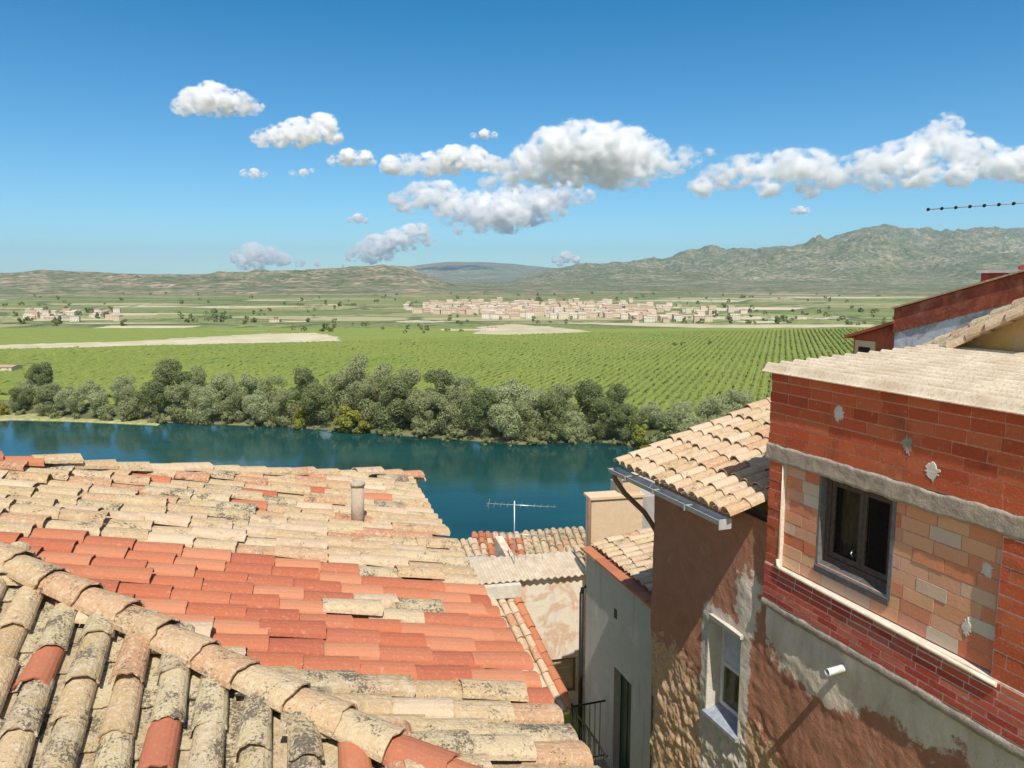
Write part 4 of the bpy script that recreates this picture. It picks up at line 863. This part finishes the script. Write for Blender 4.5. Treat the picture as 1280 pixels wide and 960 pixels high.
edge_r = np.clip((-2.25 - TT) / .2, 0, 1) * sstep(-5.2, -6.2, ZZ); YY = YY + edge_r * .15 * fbm(TT * 9, ZZ * 6, 0, 47)
ei = (TT > W0 - .03) & (TT < W1 + .03) & (ZZ > WB - .03) & (ZZ < WT + .03); YY = np.where(ei, .045, YY)
YY = np.where(ZZ > -2.75, np.maximum(YY, .03), YY); YY = np.where((TT > -.03) & (ZZ > -3.56), .10, YY)
V = np.stack([TT, YY, ZZ], -1).reshape(-1, 3); Q = grid_faces(*TT.shape); ctr = V[Q].mean(1)
keep = ~((ctr[:, 0] > W0) & (ctr[:, 0] < W1) & (ctr[:, 2] > WB) & (ctr[:, 2] < WT)) & ~((ctr[:, 0] > .03) & (ctr[:, 2] > -3.50)); Q = Q[keep][:, ::-1]
me = mesh_np('rendered_wall', V, Q, [M_BROWN], True); a_ = me.attributes.new('zone', 'FLOAT_COLOR', 'POINT')
a_.data.foreach_set('color', np.stack([cemz, crz, rubz, np.ones_like(cemz)], -1).astype(np.float32).ravel()); link('rendered_wall', me, bh)['label'] = 'brown peeling render over rubble stone'
m = MB(); m.box(-2.40, -2.2, .12, 3.3, -9.8, -2.6); m.box(-2.2, 4.4, 3.2, 3.3, -9.8, -2.4); m.box(-2.2, -1.3, .22, .3, -9.8, -2.65); m.box(-.2, 4.4, .22, .3, -9.8, -3.5); m.box(-1.3, -.2, .22, .3, -9.8, -5.6); m.box(-1.3, -.2, .22, .3, -3.9, -2.65); m.build('inner_wall', [M_CONC], bh)
# small window in the render
m = MB(); rv = .30; m.box(W0 - .03, W0, .046, rv, WB - .02, WT + .03); m.box(W1, W1 + .03, .046, rv, WB - .02, WT + .03); m.box(W0, W1, .046, rv, WT, WT + .03); m.build('window_reveal', [M_CONC_L], bh)
sw = MB(); yf = .24; sw.box(W0 + .005, W0 + .06, yf, yf + .05, WB + .06, WT - .01); sw.box(W1 - .06, W1 - .005, yf, yf + .05, WB + .06, WT - .01); sw.box(W0 + .06, W1 - .06, yf, yf + .05, WT - .07, WT - .01); sw.box(W0 + .06, W1 - .06, yf, yf + .05, WB + .06, WB + .11); sw.box(W0 + .06, W1 - .06, yf, yf + .05, -4.80, -4.75)
small = sw.build('window', [M_WHITE], bh)
m = MB(); m.box(W0 + .06, W1 - .06, yf + .015, yf + .03, -4.75, WT - .07); m.build('blind', [plain('pale_blind', (.62, .66, .70), .7)], small)
m = MB(); m.box(W0 + .06, W1 - .06, yf + .02, yf + .026, WB + .11, -4.80); m.build('pane', [M_GLASS], small)
m = MB(); m.hexa([(W0 - .02, .0, WB - .05), (W1 + .03, .0, WB - .05), (W1 + .03, .26, WB - .05), (W0 - .02, .26, WB - .05), (W0 - .02, .0, WB - .005), (W1 + .03, .0, WB - .005), (W1 + .03, .26, WB + .055), (W0 - .02, .26, WB + .055)]); m.build('sill', [plain('pale_blue_sill', (.36, .40, .46), .6, 0, .2, 14)], bh)
m = MB(); m.box(W0 + .06, W1 + .05, .0, .10, WT + .01, WT + .07, 0, .012); m.build('lintel', [M_CONC_L], bh)
# tiled eave roof beside the brick storey
sl_ = math.radians(15.5); dn_ = np.array([0, -math.cos(sl_), -math.sin(sl_)]); y_e, z_e = -.40, -2.555; Lr = 3.9; O = np.array([-2.60, y_e, z_e]) - dn_ * Lr
m = MB(); tile_field(m, O, (1, 0, 0), dn_, 2.55, Lr, [0, 1, 2], [6, 3, .12], .204, .34, .43, (.080, .097), .02, .85, lambda c: c[0] > -.09 and c[1] > -.30)
m.build('tiled_roof', [M_PALE, M_TAN, M_ORANGE], bh)
m = MB(); slab(m, O + np.array([-.02, 0, 0]), (1, 0, 0), dn_, 2.28, Lr - .10, .05, .03); m.build('roof_bed', [M_CONC], bh)
m = MB(); gz = -2.60; gy = -.455; n_ = 9; sec = [(gy + .075 * math.cos(math.pi + math.pi * i / n_), gz + .085 * math.sin(math.pi + math.pi * i / n_)) for i in range(n_ + 1)]
sec2 = [(gy + (y - gy) * .9, gz + (z - gz) * .9 + .002) for y, z in sec][::-1]; ring = [(gy - .088, gz + .006)] + sec + [(gy + .088, gz + .006)] + sec2; k_ = len(ring)
xs = [-2.70, -1.9, -1.1, -.14]; m.add([(x, y, z + .006 * i) for i, x in enumerate(xs) for y, z in ring], [(i * k_ + j, i * k_ + (j + 1) % k_, (i + 1) * k_ + (j + 1) % k_, (i + 1) * k_ + j) for i in range(3) for j in range(k_)])
m.add([(-2.70, y, z) for y, z in sec], [tuple(range(len(sec)))]); m.box(-.145, -.135, gy - .08, gy + .08, gz - .085, gz + .03)
for x in (-2.2, -1.5, -.8): m.box(x, x + .025, gy - .068, gy + .15, gz + .005, gz + .012); m.box(x, x + .025, gy - .095, gy - .088, gz - .05, gz + .01)
m.build('gutter', [M_GUTTER], bh)
m = MB(); m.tube([(-2.64, gy, gz - .05), (-2.63, gy, gz - .14), (-2.56, gy + .12, gz - .34), (-2.49, -.06, gz - .62), (-2.475, .06, gz - .8), (-2.47, .16, gz - 1.0), (-2.47, .17, -9)], .036, 0, 9); m.build('downpipe', [M_RUST], bh)

# ================================================================== houses behind the brick house
gh = empty('gable_house', tuple(frame_pt(bh, 0, 2.5, -.8)), RZ, 'house with yellow lichened gable and a stepped tile verge behind the corrugated roof', 'house'); gh.location.z = CZ
sg = .50; zt = lambda t: -.86 + sg * (t + .15)
m = MB(); m.hexa([(-.25, 0, -5), (5, 0, -5), (5, 3, -5), (-.25, 3, -5), (-.25, 0, zt(-.25) - .02), (5, 0, zt(5) - .02), (5, 3, zt(5) - .02), (-.25, 3, zt(-.25) - .02)]); m.build('wall', [M_YELLOW], gh)
m = MB(); dnv = unit([-1, 0, -sg]); tile_field(m, np.array([4.2, -.16, zt(4.2) - .09]), (0, 1, .55), dnv, .62, 5.1, [0, 1, 2], [5, 3, 1], .21, .25, .36, (.075, .105), .16, .72); m.build('roof', [M_PALE, M_TAN, M_LICH], gh)
rh = empty('red_house', tuple(frame_pt(bh, 0, 6, 0)), RZ, 'house with a red topped blue white washed wall rising behind the yellow gable', 'house')
tp = lambda t: -.53 + .275 * (t + 4.0)
m = MB(); m.hexa([(-4.0, 0, -7), (2, 0, -7), (2, 4, -7), (-4.0, 4, -7), (-4.0, 0, tp(-4) - .40), (2, 0, tp(2) - .40), (2, 4, tp(2) - .4), (-4.0, 4, tp(-4) - .4)]); m.build('wall', [M_BLUEW], rh)
m = MB(); m.hexa([(-4.02, -.025, tp(-4) - .42), (2, -.025, tp(2) - .42), (2, 4, tp(2) - .42), (-4.02, 4, tp(-4) - .42), (-4.02, -.025, tp(-4)), (2, -.025, tp(2)), (2, 4, tp(2)), (-4.02, 4, tp(-4))]); m.build('parapet', [M_REDWALL], rh)
m = MB(); m.hexa([(-4.06, -.06, tp(-4) + .003), (2, -.06, tp(2) + .003), (2, .3, tp(2) + .003), (-4.06, .3, tp(-4) + .003), (-4.06, -.06, tp(-4) + .035), (2, -.06, tp(2) + .035), (2, .3, tp(2) + .035), (-4.06, .3, tp(-4) + .035)]); m.build('coping', [M_PALE], rh)
lw = empty('low_shed', tuple(frame_pt(bh, 0, 6, 0)), RZ, 'small red shed with slanted roof and dark opening beside the blue white wall', 'shed')
tq = lambda t: -1.12 + .30 * (t + 5.1)
m = MB(); m.hexa([(-5.05, .1, -6), (-4.06, .1, -6), (-4.06, 3, -6), (-5.05, 3, -6), (-5.05, .1, tq(-5.05)), (-4.06, .1, tq(-4.06)), (-4.06, 3, tq(-4.06)), (-5.05, 3, tq(-5.05))]); m.build('wall', [M_REDWALL], lw)
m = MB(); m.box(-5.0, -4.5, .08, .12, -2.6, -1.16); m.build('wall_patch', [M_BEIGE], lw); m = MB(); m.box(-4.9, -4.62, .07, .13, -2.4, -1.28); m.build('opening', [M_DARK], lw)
m = MB(); m.hexa([(-5.15, -.05, tq(-5.15)), (-4.0, -.05, tq(-4.0)), (-4.0, 3, tq(-4.0)), (-5.15, 3, tq(-5.15)), (-5.15, -.05, tq(-5.15) + .055), (-4.0, -.05, tq(-4.0) + .055), (-4.0, 3, tq(-4.0) + .055), (-5.15, 3, tq(-5.15) + .055)]); m.build('roof', [M_REDWALL], lw)
uh = empty('upper_house', tuple(frame_pt(bh, 0, 8.2, 0)), RZ, 'dark red house top with white fascia, highest on the slope', 'house')
m = MB(); m.box(-4.1, 2, 0, 4, -6, .13); m.build('wall', [M_REDWALL], uh); m = MB(); m.box(-4.16, 2, -.06, 4, .132, .185); m.build('fascia', [M_WHITE], uh)
m = MB(); m.hexa([(-3.6, .3, .187), (2, .3, .187), (2, 4, .187), (-3.6, 4, .187), (-3.6, .3, .26), (2, .3, 1.4), (2, 4, 1.4), (-3.6, 4, .26)]); m.build('roof', [M_REDWALL], uh)
an = empty('yagi_antenna', tuple(at(1440, 250, 9.2)), 0, 'aerial boom with a row of short dark elements against the sky', 'antenna'); AB = np.array(an.location)
p0, p1 = at(1158, 262, 10.2), at(1420, 244, 9.2); m = MB(); m.tube([p0 - AB, p1 - AB], .007, 0, 6); m.build('boom', [M_GREYF], an)
bd = unit(p1 - p0); el = unit(np.cross(bd, [0, 0, 1])); m = MB(); q = .14; 
for i in range(14):
    c = p0 + bd * (.02 + i * .157) - AB; m.tube([c - el * q, c + el * q], .006, 0, 6); m.tube([c - el * .03, c + el * .03], .021, 0, 8); 
m.build('element', [M_IRON], an); m = MB(); m.tube([p1 - AB + np.array([0, 0, .25]), p1 - AB - np.array([0, 0, 3.2])], .02, 0, 8); m.build('mast', [M_ALU], an)

# ================================================================== houses down the lane
def frame_house(name, origin, rz, label): return empty(name, (origin[0], origin[1], CZ), rz, label, 'house')
GRZ = math.atan2(-.951, .309)
gr = frame_house('grey_house', (2.17, 12.0), GRZ, 'grey rendered house with a dark green balcony door and terracotta edged roof')
D0, D1, DT, DB = -1.02, -.33, -6.94, -9.0
m = MB(); m.box(-2.33, D0, 0, .3, -11.5, -5.20); m.box(D1, .9, 0, .3, -11.5, -5.20); m.box(D0, D1, 0, .3, DT, -5.20); m.box(D0, D1, 0, .3, -11.5, DB); m.box(-2.33, -2.1, .3, 3.6, -11.5, -5.2); m.build('wall', [M_GREYP], gr)
m = MB(); m.box(D0 + .02, D1 - .02, .13, .18, DB, DT - .02); dr = m.build('door', [M_GREEN], gr)
m = MB(); m.box(D0 + .1, (D0 + D1) / 2 - .03, .118, .14, DB + .2, DT - .15); m.box((D0 + D1) / 2 + .03, D1 - .1, .118, .14, DB + .2, DT - .15); m.build('panel', [M_GREEN], dr)
m = MB(); m.box(-1.06, -.95, -.006, .05, -6.02, -5.85); m.build('vent_hole', [M_DARK], gr)
m = MB()
for i in range(10): m.box(-2.38 + i * .33, -2.38 + i * .33 + .322, -.10, .16, -5.198, -5.155, 0, .006)
m.build('coping', [M_ORANGE], gr)
m = MB(); s8 = math.radians(8); d8 = np.array([0, -math.cos(s8), -math.sin(s8)]); O = np.array([-2.3, .14, -5.15]) - d8 * 3.4; tile_field(m, O, (1, 0, 0), d8, 3.1, 3.4, [0, 1, 2], [5, 2, 1], .22, .34, .42, (.085, .10), .02, .5); m.build('roof', [M_PALE, M_TAN, M_LICH], gr)
m = MB(); slab(m, O, (1, 0, 0), d8, 3.2, 3.4, .08, .02); m.build('roof_bed', [M_CONC], gr)
m = MB(); m.box(-1.40, .2, -.72, -.003, DB - .12, DB - .0); m.build('balcony', [M_CONC], gr)
m = MB(); zt_, zb_ = -7.8, DB; o_ = -.68
m.tube([(-1.36, -.01, zt_), (-1.36, o_, zt_)], .018, 0, 8); m.tube([(-1.36, o_, zt_), (.18, o_, zt_)], .018, 0, 8); m.tube([(-1.36, -.01, zb_ + .1), (-1.36, o_, zb_ + .1)], .012, 0, 6); m.tube([(-1.36, o_, zb_ + .1), (.18, o_, zb_ + .1)], .012, 0, 6); m.tube([(-1.36, o_, zb_), (-1.36, o_, zt_ + .06)], .022, 0, 8)
for i in range(1, 6): m.tube([(-1.36, -i * .105, zb_ + .1), (-1.36, -i * .105, zt_)], .008, 0, 6)
for i in range(1, 18): m.tube([(-1.36 + i * .108, o_, zb_ + .1), (-1.36 + i * .108, o_, zt_)], .008, 0, 6)
m.build('balcony_railing', [M_IRON], gr)
m = MB(); m.tube([(-2.40, -.06, -6.1), (-2.40, -.06, -11)], .045, 0, 9); m.tube([(-2.33, .0, -5.95), (-2.38, -.05, -6.0), (-2.40, -.06, -6.15)], .04, 0, 8); m.build('downpipe', [M_IRON], gr)

bb = frame_house('beige_house', (1.78, 16.5), math.atan2(.21, .978), 'sunlit beige block with a small chimney beyond the grey house')
bb.location.z = CZ - .14
m = MB(); m.box(0, 1.22, 0, .4, -11.5, -4.74); m.box(.7, 1.2, .4, 2.2, -11.5, -6.0); m.build('wall', [M_BEIGE], bb)
m = MB(); m.box(-.05, 1.26, -.04, .44, -4.737, -4.68); m.build('coping', [M_BEIGE], bb)
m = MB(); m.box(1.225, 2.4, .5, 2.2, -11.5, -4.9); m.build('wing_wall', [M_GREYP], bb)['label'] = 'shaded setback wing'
m = MB(); m.box(.74, 1.16, .02, .40, -4.677, -4.33); m.box(.70, 1.20, -.02, .43, -4.327, -4.27); m.build('chimney', [M_BEIGE], bb)
m = MB(); m.tube([(-.06, -.04, -4.72), (-.06, -.04, -8)], .045, 0, 8); m.build('downpipe', [M_RUST], bb)

fh = frame_house('facade_house', (.174, 16.5), math.atan2(.21, .978), 'pale house with peeling front wall, shuttered window and corrugated roof')
m = MB(); x0, x1, z0, z1 = .72, 1.36, -9.62, -8.76
m.box(0, x0, 0, .25, -12, -6.74); m.box(x1, 1.62, 0, .25, -12, -6.74); m.box(x0, x1, 0, .25, z1, -6.74); m.box(x0, x1, 0, .25, -12, z0); m.box(0, .2, .25, 3, -12, -6.74); m.build('wall', [M_PATCHY], fh)
m = MB(); m.box(-.01, 1.63, -.02, .1, -12, -9.75); m.build('plinth', [M_WHITEP], fh)
w = MB(); w.box(x0, x0 + .05, .05, .12, z0, z1); w.box(x1 - .05, x1, .05, .12, z0, z1); w.box(x0 + .05, x1 - .05, .05, .12, z1 - .05, z1); w.box(x0 + .05, x1 - .05, .05, .12, z0, z0 + .05); wn = w.build('window', [M_FRAMEB], fh)
m = MB()
for i in range(9): m.box(x0 + .05, x1 - .05, .075, .095, z0 + .052 + i * .084, z0 + .052 + i * .084 + .078)
m.build('shutter', [M_SHUT], wn)
def corr(name, W0_, W1_, L, z, rise, per, amp, mat, par):
    nx, ny = int((W1_ - W0_) / per * 8), 14; X, Y = np.meshgrid(np.linspace(W0_, W1_, nx), np.linspace(-.12, L, ny), indexing='ij'); Zz = z + rise * Y + amp * np.cos(2 * math.pi * X / per)
    V = np.stack([X, Y, Zz], -1).reshape(-1, 3); n = len(V); g = grid_faces(nx, ny); fr = np.arange(nx - 1) * ny
    return link(name, mesh_np(name, np.concatenate([V, V - [0, 0, .02]]), np.concatenate([g, g[:, ::-1] + n, np.stack([fr, fr + n, fr + ny + n, fr + ny], -1)]), [mat], False), par)
corr('corrugated_roof', -1.25, 1.68, 1.35, -6.70, .02, .16, .022, M_FIBRO, fh)
m = MB(); m.box(-1.30, -.02, -.25, .2, -7.05, -6.76); m.build('parapet', [M_CONC_L], fh)
m = MB(); m.box(-1.30, -.3, .1, 2.5, -12, -7.06); m.build('side_wall', [M_GREYP], fh)
ta = empty('tv_antenna', tuple(at(643, 737, 17.3)), 0, 'thin tall television aerial with two cross booms before the river', 'antenna'); AB = np.array(ta.location)
tp_ = at(643, 626, 17.3) - AB; b1 = at(643, 630, 17.3)[2] - AB[2]; b2 = at(643, 668, 17.3)[2] - AB[2]; m = MB(); m.tube([(0, 0, -.6), tp_], .014, 0, 8); m.build('mast', [M_ALU], ta)
m = MB(); m.tube([(-.66, .05, b1), (.98, -.05, b1 - .06)], .010, 0, 6)
for i in range(11): x = -.62 + i * .155; l = .20 - .008 * i; c = np.array([x, 0, b1 - .02 - .0365 * (x + .66) + .02]); m.tube([c - np.array([.02, l, 0]), c + np.array([.02, l, 0])], .005, 0, 5)
m.tube([(-.62, .1, b1 - .16), (-.58, .0, b1 + .12)], .006, 0, 5); m.build('boom', [M_ALU], ta)
m = MB(); m.tube([(-.5, .1, b2 + .03), (.82, -.1, b2 - .02)], .008, 0, 6)
for i in range(7): c = np.array([-.45 + i * .2, 0, b2]); m.tube([c - np.array([0, .22, 0]), c + np.array([0, .22, 0])], .005, 0, 5)
m.build('boom', [M_ALU], ta)

lt = empty('lean_to', tuple(at(622, 748, 16.3)), 0, 'steep narrow strip of barrel tiles with an orange verge beside the peeling facade', 'lean-to roof'); LB = np.array(lt.location)
dl = unit(at(688, 890, 14.0) - LB); al = unit(np.cross([0, 0, 1.], dl)) ; al = al if al[0] > 0 else -al
m = MB(); Oc = np.zeros(3) - al * .95; tile_field(m, Oc, al, dl, 1.22, 2.95, [0, 1], [5, 3], .20, .31, .40, (.078, .092), .012, .85); m.build('roof', [M_PALE, M_TAN], lt)
m = MB(); tile_field(m, Oc + al * 1.34 + np.array([0, 0, .05]), al, dl, .05, 2.95, [0], [1], .2, .33, .42, (.09, .10), .01, .8); m.build('verge', [M_ORANGE], lt)
m = MB(); slab(m, Oc, al, dl, 1.38, 2.95, .10, .03); q_ = [Oc + al * .1 + dl * .3, Oc + al * 1.25 + dl * .3, Oc + al * 1.25 + dl * 2.8, Oc + al * .1 + dl * 2.8]; m.hexa([np.array([p[0], p[1], -5.]) for p in q_] + [p - np.array([0, 0, .2]) for p in q_]); m.build('wall', [M_PATCHY], lt)

def small_house(name, label, u0, v0, u1, v1, Yn, dY, rise, mats, cols, wallm, rz=.12, eave=.0, pitch=.22):
    """a house seen over the others: front eave between two photo points at depth Yn, its roof rising away by dY metres"""
    a = at(u0, v0, Yn); b = at(u1, v1, Yn + (u1 - u0) / F * Yn * math.tan(rz)); o = empty(name, (a[0], a[1], a[2]), 0, label, 'house'); ac = unit(b - a); W = np.linalg.norm(b - a)
    up_ = np.cross([0, 0, 1.], ac); up_[2] = 0; up_ = unit(up_); dn = unit(-up_ * dY - np.array([0, 0, rise])); L = math.hypot(dY, rise)
    m = MB(); tile_field(m, -dn * L, ac, dn, W, L, list(range(len(mats))), cols, pitch, .34, .42, (.08, .095), .015, .75); m.build('roof', mats, o)
    m = MB(); slab(m, -dn * L, ac, dn, W, L, .08, .03); m.build('roof_bed', [M_CONC], o)
    P = [ac * .05 + up_ * .15, ac * (W - .05) + up_ * .15, ac * (W - .05) + up_ * dY, ac * .05 + up_ * dY]; m = MB(); m.hexa([np.array([p[0], p[1], -9]) for p in P] + [np.array([P[0][0], P[0][1], -.14]), np.array([P[1][0], P[1][1], P[1][2] - .14]), np.array([P[2][0], P[2][1], rise - .16]), np.array([P[3][0], P[3][1], rise - .16])]); m.build('wall', [wallm], o); return o
random.seed(9)
small_house('tile_house', 'low house with orange tiled roof just below the television aerial', 598, 712, 672, 712, 20.5, 2.0, .35, [M_ORANGE, M_PALE], [3, 3], M_BEIGE)
small_house('tile_house', 'house with tan grey roof between the aerial and the beige block', 668, 708, 745, 704, 20.8, 2.0, .35, [M_TAN, M_LICH], [3, 3], M_WHITEP)
small_house('tile_house', 'house with pale tile ends peeping past the near roof corner', 556, 722, 612, 712, 19.0, 1.6, .25, [M_PALE, M_TAN], [4, 1], M_WHITEP, .3)
small_house('tile_house', 'low tan roofed house between the facade roof and the grey house', 690, 716, 760, 714, 18.9, 1.2, .15, [M_TAN, M_PALE, M_LICH], [3, 2, 2], M_PATCHY)
